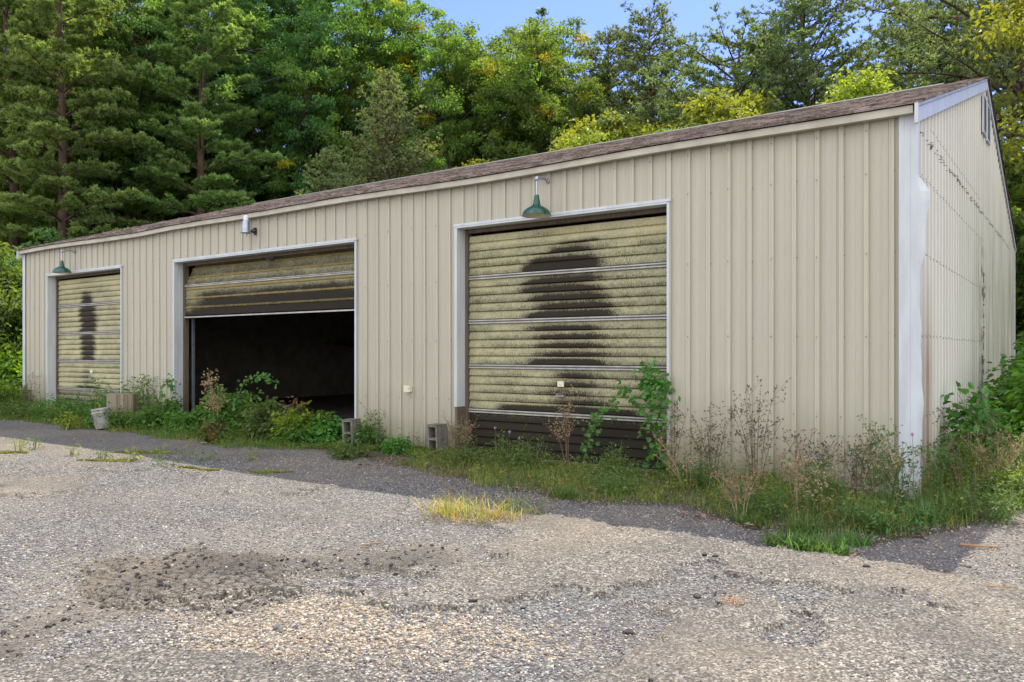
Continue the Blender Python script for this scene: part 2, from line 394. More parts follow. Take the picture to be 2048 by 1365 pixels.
def ground_z(x, y, a=None):
    x = np.asarray(x, float); y = np.asarray(y, float)
    if a is None: a = asphalt(x, y)
    z = .05 * (fb(x * .35, y * .35, 21, 3) - .5) * ss(30, 12, np.hypot(x, y)) * ss(.2, -1, y)
    z = z + .03 * ss(.48, .55, a + .45 * (fb(x * 7, y * 7, 41) - .5)) + .007 * (fb(x * 12, y * 12, 51) - .5)
    d = np.hypot((x + 3.10) / .72, (y + 5.55) / .55); m = ss(1.15, .85, d + 1.1 * (fb(x * 2.6, y * 2.6, 5) - .5))
    z = z + m * (.026 * ss(.03, .16, crackf(x, y)) * (.55 + .9 * fb(x * 5, y * 5, 95)) - .026)
    hill = ss(16, 60, y) * 3.0
    return z + hill - .02
def refine(a, lo, hi, st): return np.concatenate([a[a < lo], np.arange(lo, hi, st), a[a > hi + .005]])
xs = refine(axis(-8.5, 4.5, .024, 500), -4.3, -1.9, .012); ys = refine(axis(-8.2, -.6, .024, 500), -6.45, -4.8, .012)
X, Y = np.meshgrid(xs, ys)
A = asphalt(X, Y); Z = ground_z(X, Y, A)
inside = (X > -18.2) & (X < -.05) & (Y > .05) & (Y < 12.2); Z = np.where(inside, -.06, Z)
soil = ss(-.75, .1, Y + .5 * (fb(X * .8, Y * .8, 61) - .5)) * ss(-22, -19, X) + ss(-18, -20.5, X + 2 * (fb(X * .3, Y * .3, 8) - .5)) * ss(-3.2, -1.8, Y) + ss(3.0, 5.5, X + .4 * Y)* ss(-1, 1.5, Y) + ss(11, 13, Y)
wall_strip = np.array([G(860, 940), G(1100, 1000), G(1350, 1000), G(1530, 1065), G(1700, 1085), G(1940, 1035), G(2048, 990)])
def strip_front(x): return np.interp(x, [-18, -8, -4.8, -2.5, -1.66, -.5, 0, .56, .9, 4], [-.9, -.6, -1.35, -2.0, -1.6, -2.3, -2.25, -1.1, .3, 1.])
soil = np.clip(np.maximum(soil, ss(-.35, .25, Y - strip_front(X))), 0, 1)
mb = MB(); mb.grid(np.stack([X, Y, Z], -1).reshape(-1, 3), len(ys), len(xs), 0, np.stack([np.where(darkband(X, Y) > .25, np.maximum(A, .8), A) + darkband(X, Y), tanzone(X, Y), soil], -1).reshape(-1, 3))
tag(mb.build('ground', M['ground'], None, True), None, kind='structure')

# loose stones on the near part of the lot
ico = np.array([(0, 0, -1), (.72, -.53, -.45), (-.28, -.85, -.45), (-.89, 0, -.45), (-.28, .85, -.45), (.72, .53, -.45), (.28, -.85, .45), (-.72, -.53, .45), (-.72, .53, .45), (.28, .85, .45), (.89, 0, .45), (0, 0, 1)])
icf = np.array([(0, 2, 1), (1, 5, 0), (0, 3, 2), (0, 4, 3), (0, 5, 4), (1, 10, 5), (2, 6, 1), (3, 7, 2), (4, 8, 3), (5, 9, 4), (1, 6, 10), (2, 7, 6), (3, 8, 7), (4, 9, 8), (5, 10, 9), (6, 11, 10), (7, 11, 6), (8, 11, 7), (9, 11, 8), (10, 11, 9)])
def stones(name, n, dmin, dmax, smin, smax, label, tanonly=False):
    u = rng.random(n); d = (dmin ** .6 + u * (dmax ** .6 - dmin ** .6)) ** (1 / .6)
    lat = (rng.random(n) * 2 - 1) * (.70 * d + .3)
    P = CAM[None, :] + lat[:, None] * RT + d[:, None] * FW
    x, y = P[:, 0], P[:, 1]; a = asphalt(x, y); tz = tanzone(x, y)
    keep = (y < -.15 + 0 * x) & (rng.random(n) > .90 * ss(.45, .7, a)) & (rng.random(n) > .8 * darkband(x, y)) & (y < strip_front(x) + .5)
    if tanonly: keep &= rng.random(n) < .08 + tz
    x, y, tz = x[keep], y[keep], tz[keep]; n = len(x)
    s = smin + (smax - smin) * rng.random(n) ** 2.4
    rot = rng.normal(size=(n, 3, 3)); q, _ = np.linalg.qr(rot)
    sc3 = s[:, None] * np.stack([rng.uniform(.7, 1.25, n), rng.uniform(.6, 1., n), rng.uniform(.4, .8, n)], -1)
    V = ico[None] * (1 + .22 * rng.normal(size=(n, 12, 1))) * sc3[:, None, :]
    V = np.einsum('nij,nkj->nki', q, V); V[:, :, 2] *= .75
    z = ground_z(x, y); V += np.stack([x, y, z + s * .22], -1)[:, None, :]
    tanp = rng.random(n) < np.clip(.14 + .6 * tz, 0, 1)
    g = rng.random(n)[:, None]; cg = np.array([.09, .09, .095]) * (1 - g) + np.array([.34, .325, .29]) * g
    cg = np.where(rng.random((n, 1)) < .06, np.array([.5, .47, .41]), cg)
    ct = np.array([.40, .28, .16]) * (1 - g) + np.array([.66, .57, .43]) * g
    c = np.where(tanp[:, None], ct, cg) * rng.uniform(.85, 1.15, (n, 1))
    mb = MB(); F = (np.arange(n)[:, None, None] * 12 + icf[None]).reshape(-1, 3)
    mb.add(V.reshape(-1, 3), F, 0, np.repeat(c, 12, 0))
    o = mb.build(name, M['stone'], None, True); return tag(o, label, 'gravel', kind='stuff')
stones('gravel', 110000, 3.0, 10.5, .004, .0115, 'loose grey and blue crushed gravel scattered over the old asphalt lot')
stones('pebbles', 7000, 3.0, 7.5, .009, .020, 'rounded tan and cream pebbles lying among the grey gravel', True)

def crumbs(name, pts, smin, smax, c0, c1, label, cat, up=.3):
    n = len(pts); s = smin + (smax - smin) * rng.random(n) ** 2.2; q, _ = np.linalg.qr(rng.normal(size=(n, 3, 3)))
    V = ico[None] * (1 + .3 * rng.normal(size=(n, 12, 1))) * (s[:, None] * np.array([1.1, .9, .6]))[:, None, :]; V = np.einsum('nij,nkj->nki', q, V); V[:, :, 2] *= .7
    V += np.stack([pts[:, 0], pts[:, 1], ground_z(pts[:, 0], pts[:, 1]) + s * up], -1)[:, None, :]
    g = rng.random((n, 1)); c = np.array(c0) * (1 - g) + np.array(c1) * g; mb = MB(); mb.add(V.reshape(-1, 3), (np.arange(n)[:, None, None] * 12 + icf[None]).reshape(-1, 3), 0, np.repeat(c, 12, 0))
    return tag(mb.build(name, M['stone']), label, cat, kind='stuff')
u_ = rng.random((60000, 2)) * np.array([8.5, 4.5]) + np.array([-6.8, -7.6]); k_ = rng.random(60000) < .22 * darkband(u_[:, 0], u_[:, 1]) ** 1.5
crumbs('asphalt_crumbs', u_[k_], .004, .020, (.022, .02, .018), (.09, .08, .07), 'crumbled dark asphalt fragments around the broken patch', 'asphalt crumbs')

# ------------------------------------------------------------------ garage
W_, DP = 18.26, 12.3
gar = empty('metal_garage', (0, 0, 0), 'long beige ribbed steel garage with three overhead door bays and brown shingle roof', 'garage')
SL = .3134
def roof_z(y): return 3.655 + SL * (min(y, DP - y) + .12)
per = .2286
RIB = [(0, 0), (.003, -.005), (.009, -.019), (.016, -.019), (.022, -.009), (.038, -.009), (.044, -.017), (.050, -.017), (.056, 0), (.096, 0), (.100, -.0035), (.110, -.0035), (.114, 0), (.158, 0), (.162, -.0035), (.172, -.0035), (.176, 0)]
def ribs(a, b, off=0.0):
    pts = []; k = math.floor((a - off) / per) - 1
    while k * per + off < b + per:
        for t, h in RIB:
            v = k * per + off + t
            if a <= v <= b: pts.append((v, h))
        k += 1
    hh = lambda v: float(np.interp((v - off) % per, [t for t, h in RIB] + [per], [h for t, h in RIB] + [0]))
    if not pts or pts[0][0] > a: pts = [(a, hh(a))] + pts
    if pts[-1][0] < b: pts.append((b, hh(b)))
    return pts
OPEN = [(-5.55, -2.49, 3.03), (-12.24, -7.49, 3.01), (-17.13, -14.08, 3.03)]
def panel(m, pts, zb, zt, plane):
    n = len(pts); zb = zb if callable(zb) else (lambda t, q=zb: q); zt = zt if callable(zt) else (lambda t, q=zt: q)
    rows = 7; V = []
    h_ = np.array([h for t, h in pts]); hn = np.minimum(np.r_[h_[0], h_[:-1]], np.r_[h_[1:], h_[-1]]); rib_tint = np.where((h_ > -.006) & (hn < -.003), np.where(hn < -.006, .66, .86), 1.0)  # darker tint on the points beside each rib
    cc = np.tile(rib_tint, rows)
    for r in range(rows):
        for t, h in pts: V.append(plane(t, h, zb(t) + (zt(t) - zb(t)) * r / (rows - 1)))
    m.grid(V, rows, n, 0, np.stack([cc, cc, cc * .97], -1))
m = MB(); zt = 3.63
cuts = [-18.20]
for a, b, z in sorted(OPEN): cuts += [a, b]
cuts += [-.10]
fp = lambda t, h, z: (t, h + .004 * math.sin(t * .9 + z), z)
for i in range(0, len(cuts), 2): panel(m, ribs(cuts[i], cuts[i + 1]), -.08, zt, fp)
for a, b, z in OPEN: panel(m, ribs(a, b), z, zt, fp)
GIRT = [.72, 1.51, 2.31, 3.08, 3.5]
def screw(m, x, y, z, ax):
    r = .0065
    a = np.arange(6) / 6 * 2 * np.pi; ring = np.stack([r * np.cos(a), r * np.sin(a)], -1)
    if ax == 'y': V = [(x + p[0], y, z + p[1]) for p in ring] + [(x + p[0] * .7, y - .006, z + p[1] * .7) for p in ring]
    else: V = [(x, y + p[0], z + p[1]) for p in ring] + [(x + .006, y + p[0] * .7, z + p[1] * .7) for p in ring]
    m.add(V, [(i, (i + 1) % 6, 6 + (i + 1) % 6, 6 + i) for i in range(6)], 1); m.add(V[6:], [(0, 1, 2), (0, 2, 3), (0, 3, 4), (0, 4, 5)], 1)
k = -80
while k * per < 0:
    x = k * per + .027
    for z in GIRT:
        if all(not (a - .05 < x < b + .05 and z < zz + .06) for a, b, zz in OPEN) and -18.2 < x < -.12:
            screw(m, x + random.Random(k).uniform(-.004, .004) + (.03 if z > 1 and k % 2 else 0), -.0185 if not (z > 1 and k % 2) else -.002, z + random.Random(k * 7).uniform(-.012, .012), 'y')
    k += 1
tag(m.build('front_wall', [M['siding'], M['screw']], gar), 'ribbed beige steel front wall with rows of screws')
# gable wall, +X side
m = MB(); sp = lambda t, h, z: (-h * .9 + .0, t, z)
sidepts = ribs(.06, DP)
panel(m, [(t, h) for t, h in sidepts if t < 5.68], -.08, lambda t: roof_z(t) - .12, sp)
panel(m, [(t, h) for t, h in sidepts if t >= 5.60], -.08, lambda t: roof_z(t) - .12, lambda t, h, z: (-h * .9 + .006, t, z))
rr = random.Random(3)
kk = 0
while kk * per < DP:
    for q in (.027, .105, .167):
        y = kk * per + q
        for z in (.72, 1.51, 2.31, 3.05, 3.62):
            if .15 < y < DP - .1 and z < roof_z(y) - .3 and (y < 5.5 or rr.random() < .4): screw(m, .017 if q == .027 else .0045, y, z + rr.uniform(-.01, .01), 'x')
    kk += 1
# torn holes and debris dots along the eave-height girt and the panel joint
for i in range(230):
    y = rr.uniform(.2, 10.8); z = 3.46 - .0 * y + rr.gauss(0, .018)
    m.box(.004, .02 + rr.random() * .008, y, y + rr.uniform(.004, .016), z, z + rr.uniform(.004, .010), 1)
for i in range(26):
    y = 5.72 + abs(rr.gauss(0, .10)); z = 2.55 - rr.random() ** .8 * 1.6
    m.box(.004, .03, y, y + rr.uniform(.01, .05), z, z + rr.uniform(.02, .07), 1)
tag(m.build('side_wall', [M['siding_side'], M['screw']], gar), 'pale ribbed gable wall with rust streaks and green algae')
m = MB()
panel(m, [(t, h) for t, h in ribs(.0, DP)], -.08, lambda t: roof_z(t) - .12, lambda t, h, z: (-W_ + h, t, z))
m.build('end_wall', M['siding'], gar)
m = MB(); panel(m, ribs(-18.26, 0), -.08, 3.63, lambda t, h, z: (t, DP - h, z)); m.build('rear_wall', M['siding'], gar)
# interior: dark liner with posts and girts
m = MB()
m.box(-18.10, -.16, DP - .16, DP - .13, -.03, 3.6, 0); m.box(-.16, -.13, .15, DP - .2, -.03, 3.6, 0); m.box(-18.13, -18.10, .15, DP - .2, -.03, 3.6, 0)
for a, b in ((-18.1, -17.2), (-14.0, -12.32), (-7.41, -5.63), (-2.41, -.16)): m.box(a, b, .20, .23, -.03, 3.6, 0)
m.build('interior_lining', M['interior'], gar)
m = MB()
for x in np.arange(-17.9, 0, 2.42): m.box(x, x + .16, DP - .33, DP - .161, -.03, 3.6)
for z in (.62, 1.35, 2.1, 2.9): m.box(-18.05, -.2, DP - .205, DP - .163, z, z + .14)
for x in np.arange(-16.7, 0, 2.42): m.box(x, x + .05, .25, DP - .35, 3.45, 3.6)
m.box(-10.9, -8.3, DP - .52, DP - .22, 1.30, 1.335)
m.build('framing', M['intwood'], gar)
m = MB(); m.box(-18.15, -.12, .02, DP - .1, -.05, -.005); m.build('floor_slab', M['floor'], gar)
# roof: decking plus overlapping shingle tabs
rf = MB(); cs = 1 / math.hypot(1, SL); sn = SL * cs
def sag(x): return .018 * math.sin(x * 1.05 + .6) * math.sin(x * .31) - .012 * math.exp(-((x + 13.2) / .5) ** 2)
x0, x1 = -W_ - .1, .06; ridge = DP / 2
rs = random.Random(5)
for side in (0, 1):
    def pt(x, u, h):   # u = distance up slope from eave, h above deck
        y = -.12 + u * cs; z = 3.655 + u * sn + h * cs
        z += sag(x) * max(0, 1 - u / 3.5); y -= h * sn
        return (x, y, z) if side == 0 else (x, DP - y, z)
    Ls = (ridge + .12) / cs; nc = 46; ex = Ls / nc
    nseg = 36; V = []
    for j in (0, 1):
        for i in range(nseg + 1): V.append(pt(x0 + (x1 - x0) * i / nseg, Ls * j, -.004))
    rf.grid(V, 2, nseg + 1, 0, (.5, .5, .5))
    V = [pt(x0 + (x1 - x0) * i / nseg, Ls * j, -.035) for j in (0, 1) for i in range(nseg + 1)]
    rf.grid(V, 2, nseg + 1, 1)
    nt_ = 62 if side == 0 else 20
    for r in range(nc):
        u0 = r * ex - (.02 if r == 0 else 0); u1 = min(u0 + ex * 1.25, Ls)
        off = (r % 2) * .5 + rs.random() * .12
        for k in range(-1, nt_ + 1):
            a = x0 + (x1 - x0) * (k + off) / nt_; b = a + (x1 - x0) / nt_ - .008
            a = max(a, x0 - .01 + rs.random() * .012); b = min(b, x1 + rs.random() * .02)
            if b - a < .02: continue
            h = .012 + rs.random() ** 2 * .022; e = rs.uniform(-.006, .004)
            P = [pt(a, u0 + e, h), pt(b, u0 + e, h), pt(b, u1, .002), pt(a, u1, .002), pt(a, u0 + e, -.003), pt(b, u0 + e, -.003)]
            q = rs.uniform(.4, 1.5); c = (q, q * rs.uniform(.93, 1.02), q * rs.uniform(.9, 1.04))
            rf.add(P, [(0, 1, 2, 3), (4, 5, 1, 0), (4, 0, 3, 3)][:2], 0, c)
            rf.add([P[0], P[3], P[4]], [(0, 1, 2)], 0, c); rf.add([P[1], P[5], P[2]], [(0, 1, 2)], 0, c)
roof = rf.build('roof', [M['shingle'], M['darkwood']], gar); tag(roof, 'weathered brown shingle roof with patches of moss')
m = MB(); zr = 3.655 + Ls * sn
m.add([(-W_ + .05, ridge - .14, zr - .012), (-.55, ridge - .14, zr - .012), (-.55, ridge, zr + .045), (-W_ + .05, ridge, zr + .045), (-W_ + .05, ridge + .14, zr - .012), (-.55, ridge + .14, zr - .012),
       (-W_ + .05, ridge - .14, zr - .035), (-.55, ridge - .14, zr - .035)], [(0, 1, 2, 3), (3, 2, 5, 4), (6, 7, 1, 0)])
m.build('ridge_vent', simple('ridge_metal', (.13, .13, .11), .95, .0), roof)
# fascia, rake boards, corner trims
m = MB()
xsg = np.linspace(-W_ - .08, .0, 40)
for i in range(39):
    a, b = xsg[i], xsg[i + 1] - .0
    za, zb = sag(a), sag(b)
    for (ya, yb, zl, zh) in ((-.115, -.09, 3.567, 3.640),):
        V = [(a, ya, zl + za), (b, ya, zl + zb), (b, ya, zh + zb), (a, ya, zh + za), (a, -.02, zl + za + .004), (b, -.02, zl + zb + .004)]
        m.add(V, [(0, 1, 2, 3), (4, 5, 1, 0)])
tag(m.build('eave_fascia', M['fascia'], gar), 'tan painted eave board running above the bays')
m = MB(); m.box(-W_ - .08, 0, DP + .02, DP + .10, 3.567, 3.640); m.build('rear_fascia', M['fascia'], gar)
def rake(X0, X1, name):
    m = MB()
    for s_, seg in ((0, [(-.115, 3.05), (3.054, 4.6), (4.604, ridge)]), (1, [(-.115, ridge - .002)])):
        for a, b in seg:
            P = []
            for yy in (a, b):
                top = 3.655 + SL * (yy + .12) - .006; y = yy if s_ == 0 else DP - yy
                for x in (X0, X1):
                    P += [(x, y, top - (.175 if s_ == 0 else .13)), (x, y, top)]
            m.add(P, [(0, 1, 5, 4), (2, 6, 7, 3), (0, 4, 6, 2), (1, 3, 7, 5), (0, 2, 3, 1), (4, 5, 7, 6)])
    m.box(X0 - .004, X1 + .004, -.155, -.117, 3.46, 3.643)
    return m.build(name, M['trim'], gar)
tag(rake(.022, .045, 'rake_board'), 'white metal rake board on the near gable'); rake(-W_ - .05, -W_ - .03, 'rake_board')
def corner(name, zlist, bulge):
    m = MB()
    for (z0, z1, e) in zlist:
        n = 40; rows = []
        for i in range(n + 1):
            z = z0 + (z1 - z0) * i / n; b = bulge(z)
            fx = lambda x: x
            rows += [(-.135, -.030 - e, z), (-.09, -.034 - e, z), (-.085, -.030 - e, z), (-.035, -.031 - e, z), (-.03, -.035 - e, z), (.012 + e + b * .35, -.034 - e - b * .12, z), (.030 + e + b, -.012 + b * .3, z), (.030 + e + b * .9, .03 + b * .3, z), (.028 + e + b * .35, .075, z), (.018, .10, z), (.001, .10, z)]
        m.grid(rows, n + 1, 11)
    return m
def bul(z): return min(1, max(0, (3.0 - z) / .14)) * (.075 * math.exp(-((z - 2.82) / .15) ** 2) + .045 * math.exp(-((z - 2.5) / .35) ** 2)) + .022 * math.exp(-((z - .9) / .5) ** 2) + .010 * math.sin(z * 5) * math.sin(z * 13) + .008
m = corner('corner_trim', [(-.05, 3.0, .004), (2.99, 3.60, .0)], lambda z: bul(z) if z < 3.0 else 0)
tag(m.build('corner_trim', M['trim'], gar), 'white corner trim with a crumpled bulge near the top')
for ob in [bpy.data.objects['corner_trim']]:
    pass
m = MB(); m.box(-W_ - .03, -W_ + .07, -.035, -.022, -.05, 3.56); m.box(-W_ - .045, -W_ - .031, -.035, .08, -.05, 3.56); m.build('corner_trim', M['trim'], gar)
m = MB(); m.box(.005, .035, DP - .08, DP + .03, -.05, 3.6); m.build('corner_trim', M['trim'], gar)
# gable vents
for ya in (5.60, 6.17):
    m = MB(); m.box(.022, .05, ya, ya + .03, 4.66, 5.24); m.box(.022, .05, ya + .40, ya + .43, 4.66, 5.24); m.box(.022, .051, ya + .03, ya + .40, 5.215, 5.24); m.box(.022, .051, ya + .03, ya + .40, 4.66, 4.685)
    v = m.build('gable_vent', M['trim'], gar); m = MB(); m.box(.0195, .021, ya + .03, ya + .40, 4.685, 5.215); m.build('vent_shade_backing', M['intwood'], v)  # dark sheet behind the louvers stands in for the shade inside the vent
    m = MB()
    for i in range(11):
        z = 4.70 + i * .047
        m.add([(.030, ya + .03, z + .018), (.030, ya + .40, z + .018), (.048, ya + .40, z), (.048, ya + .03, z), (.030, ya + .03, z + .022), (.030, ya + .40, z + .022), (.048, ya + .40, z + .004), (.048, ya + .03, z + .004)], [(0, 1, 2, 3), (7, 6, 5, 4), (3, 2, 6, 7)])
    m.build('louver', M['rail'], v)
# doors, jambs, headers
def door_mesh(m, x0, x1, z0, z1, sects, kind, ybase=.17, yfun=None):
    nu = 130; us = np.linspace(0, 1, nu); v = []          # v rows: (z, yoffset, section, frac, rustiness, groove)
    H = (z1 - z0) / sects
    for s in range(sects):
        zb = z0 + s * H
        fl = 5 if kind != 'mid' else 3; fh = (H - .05) / fl
        for k in range(fl):
            b = zb + .025 + k * fh
            if kind == 'mid': prof = [(0, 0, .2), (.60, -.006, .0), (.70, -.002, .3), (.76, -.022, 1), (.86, -.028, 1), (.93, -.014, .6), (.98, 0, .0)]
            else: prof = [(0, .004, .5), (.06, -.006, .5), (.12, -.018, .25), (.30, -.016, 0), (.62, -.008, 0), (.86, -.002, 0), (.93, .003, .3)]
            for t, yo, ru in prof:
                v.append((b + t * fh, yo, s, 1 - (b + t * fh - zb) / H, ru, 1 - t))
    rows = len(v); zz = np.array([r[0] for r in v]); yo = np.array([r[1] for r in v]); sec = sects - 1 - np.array([r[2] for r in v]); fr = np.array([r[3] for r in v]); ru = np.array([r[4] for r in v]); gr = np.array([r[5] for r in v])
    U, Zg = np.meshgrid(us, zz); Sx = np.repeat(sec[:, None], nu, 1); Fx = np.repeat(fr[:, None], nu, 1); Ru = np.repeat(ru[:, None], nu, 1); Gr = np.repeat(gr[:, None], nu, 1)
    Xg = x0 + (x1 - x0) * U; Yg = ybase + np.repeat(yo[:, None], nu, 1)
    if yfun is not None: Yg = Yg + yfun(Zg)
    jx = .05 * (fb(U * 3, Zg * 24, 71) - .5) + .05 * (fb(U * 2 + 5, Zg * 9, 72) - .5)
    jx = jx * (1 if kind != 'left' else .5) + (.09 if kind != 'left' else .03) * (_h(np.floor((Zg - z0) / ((z1 - z0) / sects / 5)), Zg * 0, 5) - .5)
    def col(a, b, e=.055): return ss(a - e, a + e, U + jx) * ss(b + e, b - e, U + jx)
    low = ss(.2, .75, Gr)
    if kind == 'right':
        s0 = col(.48, .66) * ss(.34, .38, Fx) * ss(.60, .56, Fx) * (.2 + .35 * low) + col(.38, .66, .05) * ss(.56, .60, Fx) * ss(.80, .76, Fx) * (.16 + .62 * low) + col(.32, .69) * ss(.76, .80, Fx) * .95
        s1 = col(.34, .69, .07) * (.36 + .58 * low) + col(.30, .74) * ss(.8, .84, Fx) * .3
        s2 = col(.37, .67, .09) * (.14 + .54 * low) + col(.32, .71) * ss(.80, .84, Fx) * .5
        s3 = col(.46, .66, .1) * (.26 + .32 * low) + col(.17, .86) * ss(.80, .84, Fx) * .62
        s4 = .62 + .45 * ss(.05, .4, Fx) - .1 * (1 - low)
    elif kind == 'left':
        s0 = col(.36, .50) * ss(.48, .58, Fx) * (.45 + .4 * ss(.7, .85, Fx))
        s1 = col(.33, .54) * (.66 + .3 * low); s2 = col(.34, .52) * (.58 + .3 * low)
        s3 = col(.36, .5) * (.1 + .25 * low) + col(.28, .6) * ss(.84, .9, Fx) * .5; s4 = .3 + .5 * ss(.2, .8, Fx)
    else:
        nz = fb(U * 6, Zg * 3, 75)
        s0 = .12 + .1 * low; s1 = ss(-.1, .22, U + .3 * (nz - .5)) * ss(.10, .30, Fx) * (.56 + .14 * low) * (1 - .75 * Ru) + .30 * ss(.75, .85, Fx) + .15 * ss(.3, .6, Fx)
        s2 = s3 = s4 = s1
    bgs = .26 * low * ss(.3, .65, fb(U * 5 + 2, Zg * 6, 79)) + (.20 if kind != 'left' else .08) * (1 - .8 * (Sx == 0) * (Fx < .4))
    S = bgs + np.choose(np.clip(Sx, 0, 4), [s0, s1, s2, s3, s4])
    mild = np.clip(.25 + .8 * (fb(U * 4, Zg * 1.5, 77) - .35) + .25 * low - .5 * (Sx == 0) * (Fx < .3) * (kind != 'mid'), 0, 1)
    m.grid(np.stack([Xg, Yg, Zg], -1).reshape(-1, 3), rows, nu, 0, np.stack([S, mild, Ru * (.55 if kind != 'mid' else .9)], -1).reshape(-1, 3))
    return H
def bay(a, b, ztop, idx, jamb_end, label):
    # b = right edge (nearer), a = left edge; white metal jambs and header return, dark wood stop behind
    d = MB(); D1 = .145
    d.box(a - .012, a + .012, -.032, D1, jamb_end, ztop - .006)             # left jamb skin
    d.box(a - .03, a - .0125, -.034, -.018, jamb_end, ztop + .03); d.build('door_jamb', M['trim'], gar); d = MB()
    d.box(b - .012, b + .012, -.032, D1, -.03, ztop - .006)
    d.box(b + .0125, b + .02, -.034, -.018, -.03, ztop + .03)
    d.build('door_jamb', M['trim'], gar)
    d = MB(); d.box(a - .035, b + .035, -.040, -.004, ztop + .0005, ztop + .032)
    d.box(a + .013, b - .013, -.036, D1 - .003, ztop - .022, ztop - .001)
    d.build('door_header', M['trim'], gar)
    d = MB(); d.box(a - .01, a + .055, D1 + .002, D1 + .09, -.03, ztop - .03); d.box(b - .055, b + .01, D1 + .002, D1 + .09, -.03, ztop - .03); d.box(a + .056, b - .056, D1 + .004, D1 + .085, ztop - .075, ztop - .023)
    if jamb_end > 0: d.box(a - .028, a + .01, -.02, D1, -.03, jamb_end - .002)
    d.build('door_stop', M['darkwood'], gar)
OP = [(-5.55, -2.49, 3.03, 'right', .62), (-17.13, -14.08, 3.03, 'left', -.03)]
for a, b, zt_, kind, je in OP:
    bay(a, b, zt_, 0, je, '')
    m = MB(); H = door_mesh(m, a + .06, b - .06, -.03, zt_ - .08, 5, kind, .19)
    dr = m.build('garage_door', M['door'], gar)
    tag(dr, {'right': 'closed overhead door with a wide black mildew stain', 'left': 'closed overhead door with a narrow black mildew stain'}[kind])
    for s in range(1, 5):
        z = -.03 + s * H; q = MB()
        q.box(a + .06, b - .06, .160, .19, z - .024, z - .009); q.box(a + .06, b - .06, .164, .19, z - .0085, z + .0085, 1); q.box(a + .06, b - .06, .160, .19, z + .009, z + .024)
        q.build('section_rail', [M['rail'], M['darkwood']], dr)
    q = MB(); q.box(a + .06, b - .06, .165, .195, -.035, -.028); q.build('bottom_seal', M['darkmetal'], dr)
    q = MB(); mx = (a + b) / 2 + .0
    q.box(mx - .045, mx + .045, .155, .175, .92, .99); q.build('lock_plate', M['outlet'], dr)
    q = MB(); q.lathe([(.0, 0), (.045, 0), (.05, .012), (.03, .02), (0, .022)], 10, (mx, .15, .82), 0); q.box(mx - .06, mx + .06, .135, .165, .80, .818); q.build('handle', M['galv'], dr)
# middle bay: door half raised
a, b, zt_ = -12.24, -7.49, 3.01
bay(a, b, zt_, 1, -.03, '')
lean = lambda z: np.where(z > 2.58, (z - 2.58) ** 1.2 * .55, (2.58 - z) * -.03)
m = MB(); H = door_mesh(m, a + .07, b - .03, 2.00, 3.12, 2, 'mid', .185, lean)
dr = m.build('garage_door', M['door'], gar); tag(dr, 'half raised overhead door stained brown with yellow ribs')
q = MB(); q.box(a + .06, b - .03, .150, .182, 2.548, 2.564); q.box(a + .06, b - .03, .158, .182, 2.5645, 2.574, 1); q.box(a + .06, b - .03, .150, .182, 2.5745, 2.586); q.build('section_rail', [M['rail'], M['darkwood']], dr)
q = MB(); q.box(a + .06, b - .03, .135, .19, 1.980, 2.002); q.build('section_rail', M['rail'], dr)
q = MB(); q.tube([(-9.75, .16, 2.88), (-9.70, .10, 2.90), (-9.62, .09, 2.87)], .016, 6); q.box(-9.76, -9.60, .125, .15, 2.86, 2.92); q.build('handle', M['darkmetal'], dr)
q = MB(); q.box(a + .06, a + .10, .29, .33, -.02, 2.5); q.tube([(a + .08, .31, 2.5), (a + .08, .34, 2.7), (a + .08, .5, 2.88), (a + .08, 1.0, 2.95), (a + .08, 3.2, 2.96)], .02, 6); q.build('door_track', M['galv'], gar); q = MB()
q.box(b - .10, b - .06, .29, .33, -.02, 2.5); q.build('door_track', M['galv'], gar)

# ------------------------------------------------------------------ lamps and boxes on the wall
def barn_light(name, x, label):
    t = empty(name, (x, 0, 3.0), label, 'lamp', 'green barn lights over the doors')
    q = MB(); q.tube([(0, -.02, .46), (0, -.10, .475), (0, -.24, .452), (0, -.262, .444)], .015, 8)
    q.tube([(0, -.27, .425), (0, -.27, .25)], .014, 8); q.build('pipe_arm', M['galv'], t, True)
    q = MB(); q.lathe([(0, .0), (.028, 0), (.028, .012), (.02, .02), (0, .021)], 12, (0, 0, 0))
    for V in q.V: V[:] = np.stack([V[:, 0], -.02 - V[:, 2], V[:, 1] + .46], -1)
    q.build('wall_flange', M['galv'], t, True); q = MB()
    q.lathe([(.0, .03), (.022, .026), (.026, .0), (.022, -.022), (.0, -.026)], 10, (0, -.27, .443)); q.build('elbow_fitting', M['galv'], t, True)
    q = MB(); q.lathe([(.0, .25), (.026, .248), (.030, .235), (.032, .22), (.046, .14), (.050, .13), (.062, .118), (.10, .100), (.145, .068), (.170, .035), (.178, .005), (.182, .0), (.180, -.004)], 40, (0, -.27, 0)); q.build('shade', M['green'], t, True)
    q = MB(); q.lathe([(.179, -.003), (.170, .028), (.142, .060), (.09, .090), (.03, .098), (0, .099)], 40, (0, -.27, 0)); q.build('reflector', M['enamel_in'], t, True)
    q = MB(); q.lathe([(0, -.0), (.03, .006), (.045, .028), (.04, .055), (.02, .085), (0, .09)], 20, (0, -.27, 0)); q.build('bulb', M['bulb'], t, True)
    return t
barn_light('barn_light', -4.09, 'green enamel gooseneck barn light above the large stained door at right')
l2 = barn_light('barn_light', -15.95, 'green enamel gooseneck barn light above the far left door')
t = empty('yard_light', (-9.87, 0, 3.3), 'grey metal dusk to dawn yard light with white cap above the open bay', 'lamp')
q = MB(); q.lathe([(.0, .20), (.052, .20), (.058, .188), (.066, .05), (.074, .025), (.088, .012), (.09, 0), (.082, .0), (.06, .04), (0, .045)], 28, (0, -.2, .0)); q.build('lamp_housing', M['galv'], t, True)
